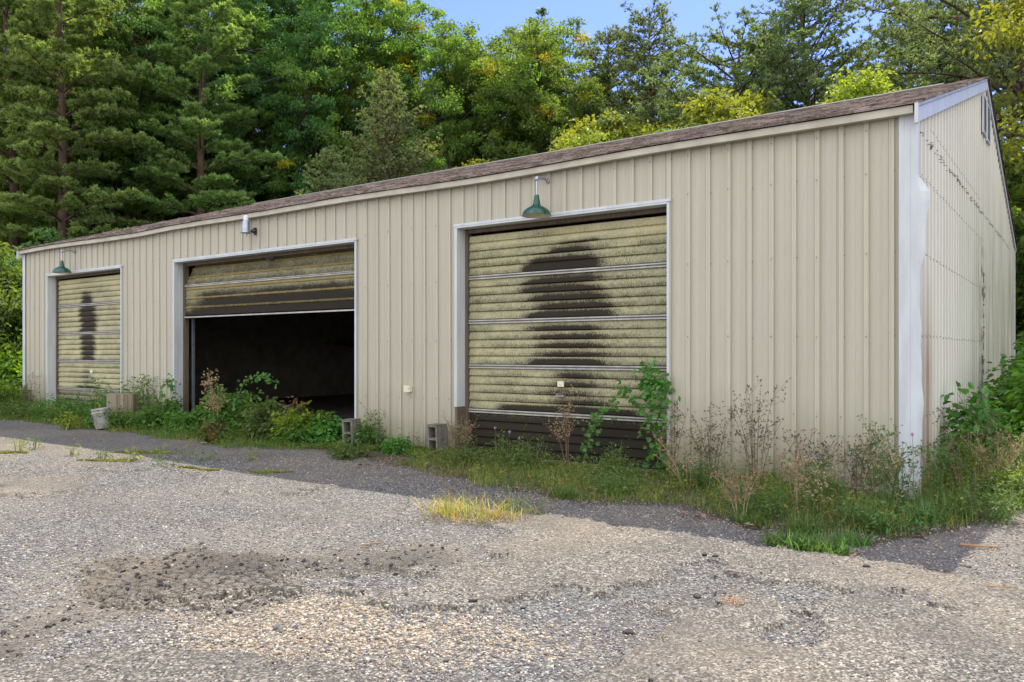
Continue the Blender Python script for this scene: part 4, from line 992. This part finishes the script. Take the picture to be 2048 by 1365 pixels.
def reg_left(g, n):
    x = g.uniform(-21.5, -5.6, n); f = -1.25 + .5 * (x < -13) * 0 + .35 * (fb(x * 1.2, x * 0, 17) - .5) * 2 + .75 * ss(-8.2, -7.2, x) + .75 * ss(-12.5, -11.5, x) * ss(-10.8, -11.5, x) * 0
    top = np.where(x < -18.4, 3.0, -.03); y = f + (top - f) * g.random(n) ** .8; return np.stack([x, y], -1)
hr = lambda P: .6 + .8 * ss(-2.2, -.5, P[:, 1]) * ss(-2.5, -1, P[:, 0]) + .2
cover('grass', 30000, reg_right, 'mixed green grass along the foot of the right hand wall', .14, 'grass', 'blade', .006, hr, 1, ty=.45)
cover('ground_weeds', 24000, reg_right, 'small leaved green and brown weeds matted along the right hand wall', .20, 'weed', 'leaf', 0, hr, 2, .032, .35)
cover('grass', 26000, reg_side, 'green and yellowing grass beside the gable wall', .30, 'grass', 'blade', .007, None, 3, ty=.35)
cover('ground_weeds', 22000, reg_side, 'fine leaved yellow green weeds beside the gable wall', .50, 'weed', 'leaf', 0, None, 4, .035, .3)
cover('grass', 26000, reg_left, 'grass and litter along the foot of the left half of the wall', .13, 'grass', 'blade', .008, None, 5, ty=.3)
cover('ground_weeds', 30000, reg_left, 'dark green leafy ground weeds along the foot of the left half of the wall', .20, 'bushleaf', 'leaf', 0, lambda P: .35 + 1.3 * fb(P[:, 0] * 1.1, P[:, 1] * 1.1, 66) * ss(-8.4, -9.2, P[:, 0]) + .5 * ss(-13.5, -15, P[:, 0]), 6, .045, .12)
def reg_far(g, n):
    x = g.uniform(-45, 30, n); y = g.uniform(12.6, 40, n); x2 = g.uniform(-45, -18.6, n); y2 = g.uniform(-1, 16, n); s = g.random(n) < .35
    return np.stack([np.where(s, x2, x), np.where(s, y2, y)], -1)
cover('undergrowth', 60000, reg_far, 'low leafy undergrowth on the forest floor behind the garage', .9, 'leaf', 'leaf', 0, None, 9, .16, .1)

# bushes in front of the open bay
BG = 'bushes in front of the open bay'
bl = [
 (322, 866, .62, .50, 'leafy green bush climbing the white jamb left of the open bay', 'bushleaf', None),
 (385, 872, .45, .50, 'low dark green bush between the left jamb and the reddish sapling', 'bushleaf', None),
 (484, 876, .72, .50, 'tall green bush below the pale dried flower head in the open bay', 'bushleaf', (.15, (1.6, 1.2, .7))),
 (545, 886, .80, .48, 'green bush with long arching shoot in the middle of the open bay', 'weed', (.2, (1.2, 1.1, 1.4))),
 (600, 893, .62, .45, 'yellow green bush in the right half of the open bay', 'bushleaf', (.6, (2.2, 1.5, .6))),
 (655, 893, .42, .40, 'small green bush just left of the upright cinder block', 'bushleaf', None),
 (432, 872, .85, .30, 'broad leaved green sapling standing left of the dried flower head', 'bushleaf', None),
]
for i, (px, py, h, r, lb, mt, tc) in enumerate(bl):
    leafy('bush', 100 + i, gpos(px, py - 8), h, r, lb, 'bush', mt, 34, 66, .075 if i != 6 else .09, BG, True, tipcol=tc, upright=.9 if i != 6 else .6)
leafy('red_sapling', 120, gpos(425, 884), .42, .16, 'small sapling with reddish brown leaves at the front of the open bay bushes', 'sapling', 'redleaf', 8, 22, .10, None, True, tipcol=(.5, (.5, 1.3, .6)))
leafy('purple_sapling', 121, gpos(598, 884), .80, .20, 'sapling with dull purple brown leaves among the yellow green bush', 'sapling', 'redleaf', 7, 20, .09, None, True, tipcol=(.6, (.5, .9, 1.1)))
def vine(name, seed, path, label, mat='bushleaf', n=160, ls=.07, spread=.09, cat='vine'):
    g = np.random.default_rng(seed); path = np.array(path); root = empty(name, path[0], label, cat); P = path - path[0]
    st = MB(); st.tube(P, np.linspace(.008, .003, len(P)), 5, cap=False); t = g.random(n) * (len(P) - 1.001); k = t.astype(int); B = P[k] + (P[k + 1] - P[k]) * (t - k)[:, None] + g.normal(size=(n, 3)) * spread * np.array([1, .6, 1])
    o = unit(g.normal(size=(n, 3)) * np.array([1, .5, .5]) + np.array([0, -.3, -.4])); N = unit(g.normal(size=(n, 3)) * .4 + np.array([.1, -.8, .6])); L = ls * g.uniform(.5, 1.3, n); tt = g.uniform(.7, 1.4, n)
    lv = MB(); lv.leaves(B, o, N, L, L * .85, 0, np.stack([tt, tt, tt], -1), .12, True)
    st.build('stem', M['greenstem'], root); lv.build('foliage', M[mat], root); return root
vine('vine', 131, [(-9.4, -.75, .55), (-9.2, -.7, .92), (-8.95, -.66, 1.0), (-8.75, -.62, .95), (-8.5, -.6, .88)], 'arching green vine tip crossing the dark bay opening', n=90, ls=.06, spread=.04)
vine('vine', 132, [(-12.35, -.3, .3), (-12.2, -.28, .75), (-12.05, -.25, .88), (-11.92, -.25, .78), (-11.88, -.25, .6)], 'looping green vine tip at the left jamb of the open bay', n=110, ls=.06, spread=.05)
vine('vine', 133, [(-2.55, -.12, 0), (-2.62, -.10, .5), (-2.50, -.09, .9), (-2.66, -.08, 1.02), (-2.74, -.06, 1.10)], 'green vine climbing the right jamb of the stained right door', n=300, ls=.07, spread=.085)
vine('vine', 134, [(-2.6, -.15, .55), (-2.85, -.12, .80), (-3.05, -.1, .90), (-3.15, -.1, .98)], 'side shoot of green vine reaching across the stained door', n=45, ls=.065, spread=.05)
vine('vine', 135, [(-3.5, -.2, 0), (-3.42, -.16, .35), (-3.3, -.14, .62), (-3.12, -.12, .72)], 'thin leafy vine rising low in front of the stained door', n=110, ls=.055, spread=.05)
dsx, dsy, _ = gpos(592, 800)
drystalk('dried_flower', 140, (-10.15, -.55, 0), 1.28, .13, 'tall dried pale flower head standing against the dark bay opening', 'dried flower', 3, 'dryflower', 'palestem', .024, 13, heads=5, lean=(-.05, 0))
# plants by the left door
VG = 'plants by the far left door'
leafy('creeper', 150, (-13.25, -.80, 0), .38, .35, 'green and rusty creeper spilling over the tree stump', 'creeper', 'weed', 26, 40, .06, None, True, tipcol=(.35, (2.2, 1.1, .6)))
leafy('fern_shrub', 151, (-13.9, -.45, 0), 1.05, .55, 'feathery green shrub arching behind the stump and white bucket', 'shrub', 'bushleaf', 22, 46, .06, None, True, lw=.45)
leafy('fern_shrub', 152, (-13.0, -.12, .25), .85, .40, 'feathery green shrub leaning over the top of the tree stump', 'shrub', 'bushleaf', 16, 40, .06, None, True, lw=.45)
leafy('bush', 153, (-14.9, -.70, 0), .45, .40, 'dark green bush left of the white bucket', 'bush', 'bushleaf', 26, 40, .06, None, True)
leafy('bush', 154, (-15.6, -.55, 0), .55, .5, 'low green bush at the sill of the far left door', 'bush', 'bushleaf', 22, 36, .055, None, True)
leafy('bush', 155, (-12.65, -.75, 0), .45, .42, 'low green bush between the tree stump and open bay', 'bush', 'bushleaf', 24, 40, .055, None, True)
leafy('yellow_weed', 156, gpos(135, 858), .34, .18, 'bright yellow green weed lit by the sun at the gravel edge on the left', 'weed', 'leaf_yel', 9, 24, .06, None, True)
leafy('bush', 157, (-17.6, -.7, 0), .75, .6, 'tangled olive weeds at the far left corner of the wall', 'bush', 'weed', 30, 40, .05, None, False)
leafy('bush', 158, (-16.6, -.8, 0), .50, .5, 'low tangled weeds left of the far left door', 'bush', 'weed', 26, 36, .045, None, False)
drystalk('dry_weed', 159, (-17.2, -.35, 0), .85, .35, 'thin dry twiggy weed against the far left door jamb', 'weed', 8, 'darkseed', 'drystem', .014)
for i, (px, d, h, r, lb) in enumerate([(-5, 19.0, 2.0, .9, 'sunlit broad leaved grape bush at the left photo edge'), (28, 19.6, 1.5, .5, 'bright broad leaved shrub touching the far left corner of the garage'), (-30, 17.6, 1.0, .8, 'broad leaved green bush low at the left photo edge'), (8, 21.5, 2.9, .9, 'tall loose green shrub behind the grape bush')]):
    leafy('grape_bush', 160 + i, D(px, d, 0), h, r, lb, 'bush', 'bushleaf', 30, 44, .15, 'broad leaved bushes at the left corner', True, tipcol=(.6, (1.8, 1.5, .6)))
# right door foot, tall weeds along the right wall
drystalk('dry_weed', 170, (-3.62, -.32, 0), .95, .30, 'tall reddish dry weed in front of the stained door', 'weed', 7, 'dryflower', 'drystem', .016, 9, heads=3)
DG = 'dark dry seed stalks against the right wall'
drystalk('seed_stalks', 171, (-1.30, -.62, 0), 1.12, .30, 'tallest bundle of dark seed stalks against the plain right wall', 'weed', 8, 'darkseed', 'drystem', .015, 9, DG)
drystalk('seed_stalks', 172, (-1.75, -.60, 0), .80, .42, 'dark seed stalks just left of the tallest bundle', 'weed', 7, 'darkseed', 'drystem', .015, 9, DG)
drystalk('seed_stalks', 173, (-.85, -.50, 0), .60, .42, 'dark seed stalks leaning right of the tallest bundle', 'weed', 7, 'darkseed', 'drystem', .015, 8, DG, lean=(.25, 0))
drystalk('seed_stalks', 174, (-2.28, -.35, 0), .78, .26, 'thin dark seed stalks beside the vine on the right jamb', 'weed', 7, 'darkseed', 'drystem', .014, 8, DG)
drystalk('seed_stalks', 175, (.42, -.05, 0), .80, .40, 'dark seed stalks in front of the gable wall foot', 'weed', 7, 'darkseed', 'drystem', .014, 8, DG)
drystalk('seed_stalks', 176, (-.35, -.75, 0), .55, .45, 'short dark seed stalks in front of the pale stone slab', 'weed', 8, 'darkseed', 'drystem', .013, 8, DG)
PG = 'pale dry weeds along the right wall'
drystalk('pale_weed', 180, (-1.95, -.75, 0), .58, .34, 'pale tan dried weed leaning left in front of the right wall', 'weed', 4, 'dryflower', 'palestem', .02, 8, PG, heads=3, lean=(-.2, 0))
drystalk('pale_weed', 181, (-.72, -1.25, 0), .58, .26, 'pale tan dried weed right of centre in the weed strip', 'weed', 4, 'dryflower', 'palestem', .02, 8, PG, heads=3, leafn=120)
drystalk('pale_weed', 182, (-.05, -1.0, 0), .66, .24, 'pale orange seed weed in front of the white corner trim', 'weed', 6, 'dryflower', 'greenstem', .018, 8, PG, heads=3, leafn=160)
drystalk('pale_weed', 183, (-1.0, -1.85, 0), .42, .26, 'short pale dried weed near the front edge of the weed strip', 'weed', 6, 'dryflower', 'palestem', .018, 8, PG, heads=3, leafn=100)
drystalk('pale_weed', 184, (-.45, -1.75, 0), .62, .14, 'narrow yellow green seed stalk at the front of the weed strip', 'weed', 4, 'dryflower', 'greenstem', .018, 12, PG, heads=3, leafn=220)
drystalk('pale_weed', 185, (-5.15, -.35, 0), .55, .32, 'rusty dry weed at the left foot of the stained door', 'weed', 12, 'dryflower', 'drystem', .012, 8, PG, heads=3, leafn=160)
GW = 'wispy green weeds at the white corner'
for i, (x, y, h, r, lb) in enumerate([(-.28, -.30, .80, .20, 'tall wispy green weed left of the white corner trim'), (.22, -.45, .66, .22, 'tall wispy green weed right of the white corner trim'), (.05, -.85, .70, .3, 'feathery green weed in front of the white corner trim')]):
    drystalk('wispy_weed', 190 + i, (x, y, 0), h, r, lb, 'weed', 6, 'weed', 'greenstem', .018, 9, GW, heads=2, leafn=130)
for i, (x, y, h, r, lb) in enumerate([(-4.4, -.5, .42, .3, 'green leafy weed at the sill of the stained door'), (-3.95, -.55, .45, .25, 'bright leafy weed low in front of the door centre'), (-2.9, -.5, .45, .3, 'green weed at the foot of the vine'), (-1.9, -.5, .5, .35, 'green weed mass left of the dark seed stalks'), (-.75, -.75, .45, .35, 'fern like green weed below the right wall'), (-.9, -1.55, .32, .35, 'dense green weed near the front of the strip'), (.0, -1.6, .38, .4, 'dense olive weed in front of the corner'), (.55, -.75, .42, .4, 'green weed right of the corner'), (-2.5, -1.25, .22, .3, 'low green weed between grass and right door'), (-4.9, -.7, .3, .3, 'low green weed right of the second cinder block')]):
    leafy('weed_clump', 200 + i, (x, y, gz(x, y)), h, r, lb, 'weed', 'weed', 20, 42, .042, 'green weed clumps in the right strip', False, lw=.38)
for i, (px, py, h, r, lb, mt) in enumerate([(735, 893, .45, .26, 'bright green weed right of the first cinder block', 'bushleaf'), (795, 905, .28, .22, 'low dark weed at the wall between the cinder blocks', 'bushleaf'), (700, 912, .24, .28, 'low green weed in front of the first cinder block', 'weed')]):
    leafy('weed_clump', 220 + i, gpos(px, py), h, r, lb, 'weed', mt, 18, 34, .05, None, True)
drystalk('dry_weed', 225, (-6.75, -.25, 0), .80, .22, 'thin dry stalk weed against the wall between the cinder blocks', 'weed', 4, 'darkseed', 'greenstem', .012, 7, leafn=30)
leafy('narrow_leaf_weed', 226, (-6.15, -.22, 0), .36, .06, 'narrow leaved upright weed left of the second cinder block', 'weed', 'bushleaf', 3, 16, .12, None, False, lw=.16, stemm='greenstem')
# flowers in the strip
for i, (x, y, z) in enumerate([(-4.3, -.55, .42), (-4.12, -.6, .36), (-4.55, -.5, .45), (.12, -.9, .68), (-.62, -1.1, .45), (-1.55, -.8, .62), (-.3, -1.5, .38)]):
    q = MB(); g = np.random.default_rng(300 + i); q.tube([(0, 0, 0), (.01, 0, z * .5), (0, .01, z)], [.002, .002, .0015], 4); f = MB(); n = 26
    f.leaves(np.tile([0, .01, z], (n, 1)), unit(g.normal(size=(n, 3)) + np.array([0, 0, .6])), unit(g.normal(size=(n, 3))), .022, .007, 0, np.ones((n, 3)))
    r_ = empty('wildflower', (x, y, gz(x, y)), 'small pale purple thistle like flower on a thin stem in the weed strip', 'wildflower', 'pale purple wildflowers in the weed strip'); q.build('stem', M['greenstem'], r_); f.build('petals', M['wildflower'], r_)
# yellow grass clump on the gravel and other grasses
YG = 'yellow grass tufts on the gravel in the photo centre'
for i, (px, py, L, lb) in enumerate([(890, 1022, .30, 'left tuft of the yellow grass patch'), (948, 1030, .30, 'middle tuft of the yellow grass patch'), (985, 1035, .22, 'front tuft of the yellow grass patch'), (1045, 1020, .36, 'right tuft of the yellow grass patch with tall green blades'), (918, 1014, .26, 'rear tuft of the yellow grass patch')]):
    tuft('yellow_grass', 400 + i, gpos(px, py), 100, L * .8, .26, lb, 'grass_yel' if i != 3 else 'grass', .006, 'grass tuft', YG, 1.25, .18)
RG = 'bright grass rosettes at the front of the weed strip'
for i, (px, py, L, lb) in enumerate([(1560, 1082, .15, 'bright grass rosette at the left end of the front edge'), (1605, 1090, .18, 'bright grass rosette second along the front edge'), (1660, 1098, .17, 'bright grass rosette at the frontmost point of the strip'), (1700, 1080, .14, 'bright grass rosette third along the front edge'), (1610, 1060, .20, 'grass rosette behind the front edge'), (1760, 1055, .24, 'broad bladed grass clump in the building shadow'), (1850, 1042, .26, 'broad bladed grass clump near the shadow corner'), (1900, 1030, .28, 'lit broad bladed grass clump at the right end of the strip'), (1985, 1005, .2, 'sunlit grass clump at the right photo edge'), (1500, 1040, .16, 'grass clump in shade left of the rosettes'), (1230, 985, .17, 'green grass clump in front of the stained door'), (1130, 990, .16, 'green grass clump at the gravel edge left of the door centre')]):
    tuft('grass_rosette', 420 + i, gpos(px, py), 190, L, .13, lb, 'grass', .011, 'grass clump', RG, 1.15, .03)
for i, (px, py) in enumerate([(900, 1030), (960, 1038), (1010, 1034)]):
    tuft('straw_mat', 410 + i, gpos(px, py), 220, .07, .24, ['left', 'middle', 'right'][i] + ' part of the flattened straw coloured mat under the yellow grass', 'dryflower', .005, 'dead grass', None, 1.5, 0)
u_ = rng.random((40000, 2)) * np.array([8, 3.4]) + np.array([-7, -3.3]); dd_ = u_[:, 1] - strip_front(u_[:, 0]); k_ = rng.random(40000) < .12 * ss(-.45, -.05, dd_) * ss(.9, .2, dd_) * ss(.35, .6, fb(u_[:, 0] * 2, u_[:, 1] * 2, 71)); u_ = u_[k_ & (u_[:, 1] < -.1)]
z_ = ground_z(u_[:, 0], u_[:, 1]) + .006; n_ = len(u_); m = MB(); tt = rng.uniform(.5, 1.2, n_); L_ = rng.uniform(.012, .05, n_)
m.leaves(np.stack([u_[:, 0], u_[:, 1], z_], -1), unit(rng.normal(size=(n_, 3)) * np.array([1, 1, .25]) + np.array([0, 0, .12])), unit(rng.normal(size=(n_, 3)) * .35 + np.array([0, 0, 1])), L_, L_ * .4, 0, np.stack([tt, tt * .8, tt * .65], -1))
tag(m.build('leaf_litter', M['dryflower']), 'small brown leaf litter and dry bits along the edge of the weeds', 'leaf litter', kind='stuff')
# little weeds on the open gravel at left
LG = 'small weeds on the open gravel at left'
for i, (px, py, h, lb) in enumerate([(38, 908, .30, 'small yellow green weed nearest the left photo edge'), (68, 903, .22, 'small pale weed second from the left edge'), (140, 910, .20, 'low yellow green weed on the sunlit gravel'), (200, 918, .24, 'single stemmed weed with a bright yellow top'), (262, 922, .22, 'slender pale weed beside the moss strip'), (322, 918, .26, 'upright brown green weed on the gravel'), (378, 915, .32, 'small orange stemmed sapling on the gravel'), (415, 920, .14, 'tiny weed right of the orange sapling'), (497, 918, .12, 'tiny low weed in the shade edge before the bushes'), (350, 928, .08, 'flat creeping weed on the gravel')]):
    leafy('small_weed', 440 + i, gpos(px, py), h, .09 if i != 9 else .3, lb, 'weed', ['leaf_yel', 'weed'][i % 2], 5, 11, .045, LG, True, lw=.4)
def mosspatch(px, py, w_, d_, lb, seed):
    g = np.random.default_rng(seed); x, y, z = gpos(px, py); m = MB(); n = 1500; a = g.random(n) * 6.28; r_ = g.random(n) ** .5 * (1 + .3 * np.sin(a * 3 + seed))
    P = np.stack([r_ * np.cos(a) * w_, r_ * np.sin(a) * d_, np.zeros(n)], -1); c_, s_ = RT[0], RT[1]; P = np.stack([P[:, 0] * c_ - P[:, 1] * s_, P[:, 0] * s_ + P[:, 1] * c_, ground_z(x + P[:, 0] * c_ - P[:, 1] * s_, y + P[:, 0] * s_ + P[:, 1] * c_) - z + .002], -1)
    tt = g.uniform(.6, 1.3, n); m.leaves(P, unit(g.normal(size=(n, 3)) * np.array([1, 1, .35]) + np.array([0, 0, .3])), unit(g.normal(size=(n, 3)) * .4 + np.array([0, 0, 1])), .03 * g.uniform(.5, 1.2, n), .014, 0, np.stack([tt, tt, tt], -1))
    o = m.build('moss_patch', M['moss']); o.location = (x, y, z); tag(o, lb, 'moss', 'yellow moss patches on the left gravel')
for i, a in enumerate([(290, 903, .42, .13, 'largest yellow moss strip at the shadow edge'), (216, 920, .30, .10, 'yellow moss patch in the sun beside the small weeds'), (400, 937, .20, .06, 'faint yellow moss patch in front of the bushes'), (538, 939, .22, .07, 'yellow moss patch farthest right at the shadow edge'), (10, 909, .25, .08, 'yellow moss patch at the left photo edge')]): mosspatch(*a, 500 + i)
# right side shrubs behind the corner
leafy('maple_sapling', 230, (.30, 1.6, 0), 1.22, .22, 'slim maple sapling rising against the gable wall', 'sapling', 'bushleaf', 14, 40, .11, None, True, upright=.9)
RB = 'bushes beyond the gable wall'
for i, (x, y, h, r, lb) in enumerate([(.80, 2.9, 1.25, .38, 'broad leaved bush right of the maple sapling'), (1.1, 3.9, 2.0, .7, 'tall bush at the right photo edge'), (.55, 5.4, 1.7, .4, 'bush halfway along the gable wall'), (.6, 9.2, 1.9, .5, 'bush near the rear of the gable wall'), (1.0, 2.0, .5, .3, 'low bush at the right photo edge')]):
    leafy('bush', 240 + i, (x, y, 0), h, r, lb, 'bush', 'bushleaf', 34, 60, .10, RB, True, tipcol=(.4, (1.5, 1.3, .7)))
for i, (x, y, h) in enumerate([gpos(1955, 985)[:2] + (.45,), gpos(2035, 985)[:2] + (.62,), (.38, 1.05, .6), gpos(2005, 955)[:2] + (.7,), gpos(1985, 1000)[:2] + (.32,), gpos(2040, 1005)[:2] + (.42,)]):
    lb = ['feathery yellow green weed nearest the gable wall corner in the sun', 'tall feathery weed at the right photo edge', 'feathery weed against the gable wall', 'feathery weed behind the others at the right edge', 'short feathery weed at the lit gravel edge', 'sunlit feathery weed low at the right edge'][i]
    leafy('feathery_weed', 250 + i, (x, y, 0), h, .24, lb, 'weed', 'weed', 34, 60, .05, 'feathery weeds right of the corner', False, lw=.2, tipcol=(.6, (2.0, 1.6, .6)), upright=.9)
drystalk('wispy_weed', 260, (.62, .55, 0), .6, .3, 'dry wispy weed in front of the feathery weeds at right', 'weed', 10, 'dryflower', 'palestem', .014, 8, leafn=100)
# sumac fronds right of the gable
def sumac(seed, loc, h, label):
    g = np.random.default_rng(seed); root = empty('sumac', loc, label, 'sumac', 'sumacs'); st = MB(); lv = MB(); top = np.array([0, 0, h])
    st.tube([(0, 0, -.1), (.1, .05, h * .5), top], [.05, .04, .025], 7)
    for i in range(34):
        a = g.random() * 6.28; z = h - abs(g.normal()) * .55; b0 = np.array([0, 0, z]); L = g.uniform(.6, 1.0); d = np.array([math.cos(a), math.sin(a), 0]); B = bez(b0, b0 + d * L * .5 + np.array([0, 0, .35]), b0 + d * L + np.array([0, 0, -.12]), 12)
        st.tube(B, np.linspace(.007, .002, 12), 4, cap=False); sd = np.array([-d[1], d[0], 0]); m_ = 26
        t = np.repeat(np.linspace(.15, 1, m_ // 2), 2) * 10.99; k = t.astype(int); P = B[k] + (B[k + 1] - B[k]) * (t - k)[:, None]; s = np.tile([1, -1], m_ // 2)[:, None]
        lv.leaves(P, unit(sd * s + d * .35 + np.array([0, 0, -.35])), np.tile([0, 0, 1.], (m_, 1)), .17, .045, 0, np.full((m_, 3), g.uniform(.75, 1.3)))
    st.build('trunk', M['bark_grey'], root); lv.build('crown', M['leaf'], root); return root
su = sumac(270, D(2052, 19.5, 0), 5.4, 'sumac with long feathery fronds beside the gable wall'); copy_thing(su, D(2075, 18.2, 0), 2, 'lower sumac in front of the tall one at the right photo edge', .82)
copy_thing(su, D(2040, 22, 0), 4, 'sumac farther back past the rear gable corner', .95); copy_thing(su, D(1400, 23.0, 0), 1, 'sumac fronds peeking over the ridge right of the lone pine', 1.42); copy_thing(su, D(1360, 23.6, 0), 3, 'second sumac top peeking over the ridge', 1.44)
# fallen leaves, sticks, chunks of broken asphalt
g = np.random.default_rng(600)
for i, (px, py, s) in enumerate([(735, 925, .13), (718, 930, .10), (755, 932, .09), (855, 928, .09), (937, 975, .08), (1170, 1005, .09), (1335, 998, .09), (1368, 1027, .09), (1402, 1030, .09), (1492, 1048, .11), (1508, 1053, .11), (1440, 1033, .07), (1838, 1078, .10), (1395, 1033, .06), (408, 888, .10), (452, 884, .10), (355, 868, .10), (990, 990, .08), (1015, 1000, .10), (1030, 978, .1), (870, 933, .07)]):
    q = MB(); n = 7; c1 = g.uniform(.2, .5); V = []
    for k in range(n):
        t = k / (n - 1); w_ = math.sin(math.pi * min(1, t * .93 + .04)) ** .7 * .32
        for s_ in (-1, 0, 1): V.append(((t - .5) * s, s_ * w_ * s, .012 + abs(s_) * w_ * s * c1 + .10 * s * math.sin(t * 3.1)))
    q.grid(V, n, 3); V2 = [(x, y, z + .003) for x, y, z in V]; q.grid(V2, n, 3); o = q.build('fallen_leaf', M['deadleaf'], None, True); x, y, z = gpos(px, py); o.location = (x, y, z + .01); o.rotation_euler = (g.normal() * .2, g.normal() * .2, g.random() * 6.28)
    tag(o, 'curled dry brown leaf lying on the gravel by the weeds', 'fallen leaf', 'dry brown leaves on the gravel')
for (a, b, rr_, lb) in [((722, 786 + 305), (764, 786 + 300), .007, 'short orange stick lying on the gravel left of centre'), ((1920, 1087), (2000, 1092), .009, 'long straight stick on the gravel at the right'), ((1975, 1180), (2035, 1181), .004, 'thin curved twig on the gravel at the right photo edge'), ((1700, 1118), (1728, 1098), .004, 'thin twig at the tip of the building shadow'), ((870, 940), (905, 975), .004, 'thin grey stalk lying by the yellow grass')]:
    A_ = np.array(gpos(*a)); B_ = np.array(gpos(*b)); L = B_ - A_; q = MB(); m_ = 8
    P = [L * t + np.array([0, 0, .012 + rr_]) + np.array([.01 * math.sin(t * 9), .012 * math.sin(t * 7 + 1), 0]) for t in np.linspace(0, 1, m_)]
    q.tube(P, np.linspace(rr_, rr_ * .6, m_), 6); o = q.build('stick', M['stick']); o.location = A_; tag(o, lb, 'stick')
M['tar'] = simple('broken_asphalt', (.05, .046, .042), .9, 0, .25, 30, .4)
for i, (px, py, s) in enumerate([(1257, 1258, .035), (1730, 1134, .03), (1408, 1110, .03), (1430, 1113, .025), (945, 1208, .03), (700, 1170, .03), (1395, 1186, .03), (560, 1130, .03), (1045, 1210, .02), (630, 1125, .03)]):
    q = MB(); V = ico * (1 + .25 * g.normal(size=(12, 1))) * np.array([s, s * .7, s * .45]); q.add(V, icf); o = q.build('asphalt_chunk', M['tar']); x, y, z = gpos(px, py); o.location = (x, y, z + s * .2); o.rotation_euler = (0, 0, g.random() * 6)
    tag(o, 'small dark broken chunk of asphalt lying loose on the gravel', 'asphalt chunk', 'loose dark asphalt chunks')
# straw coloured litter clump
tuft('dead_grass', 610, gpos(1462, 1207), 90, .05, .08, 'small tangle of dead yellow grass lying on the right side of the gravel', 'dryflower', .004, 'dead grass', None, 1.3, .1)
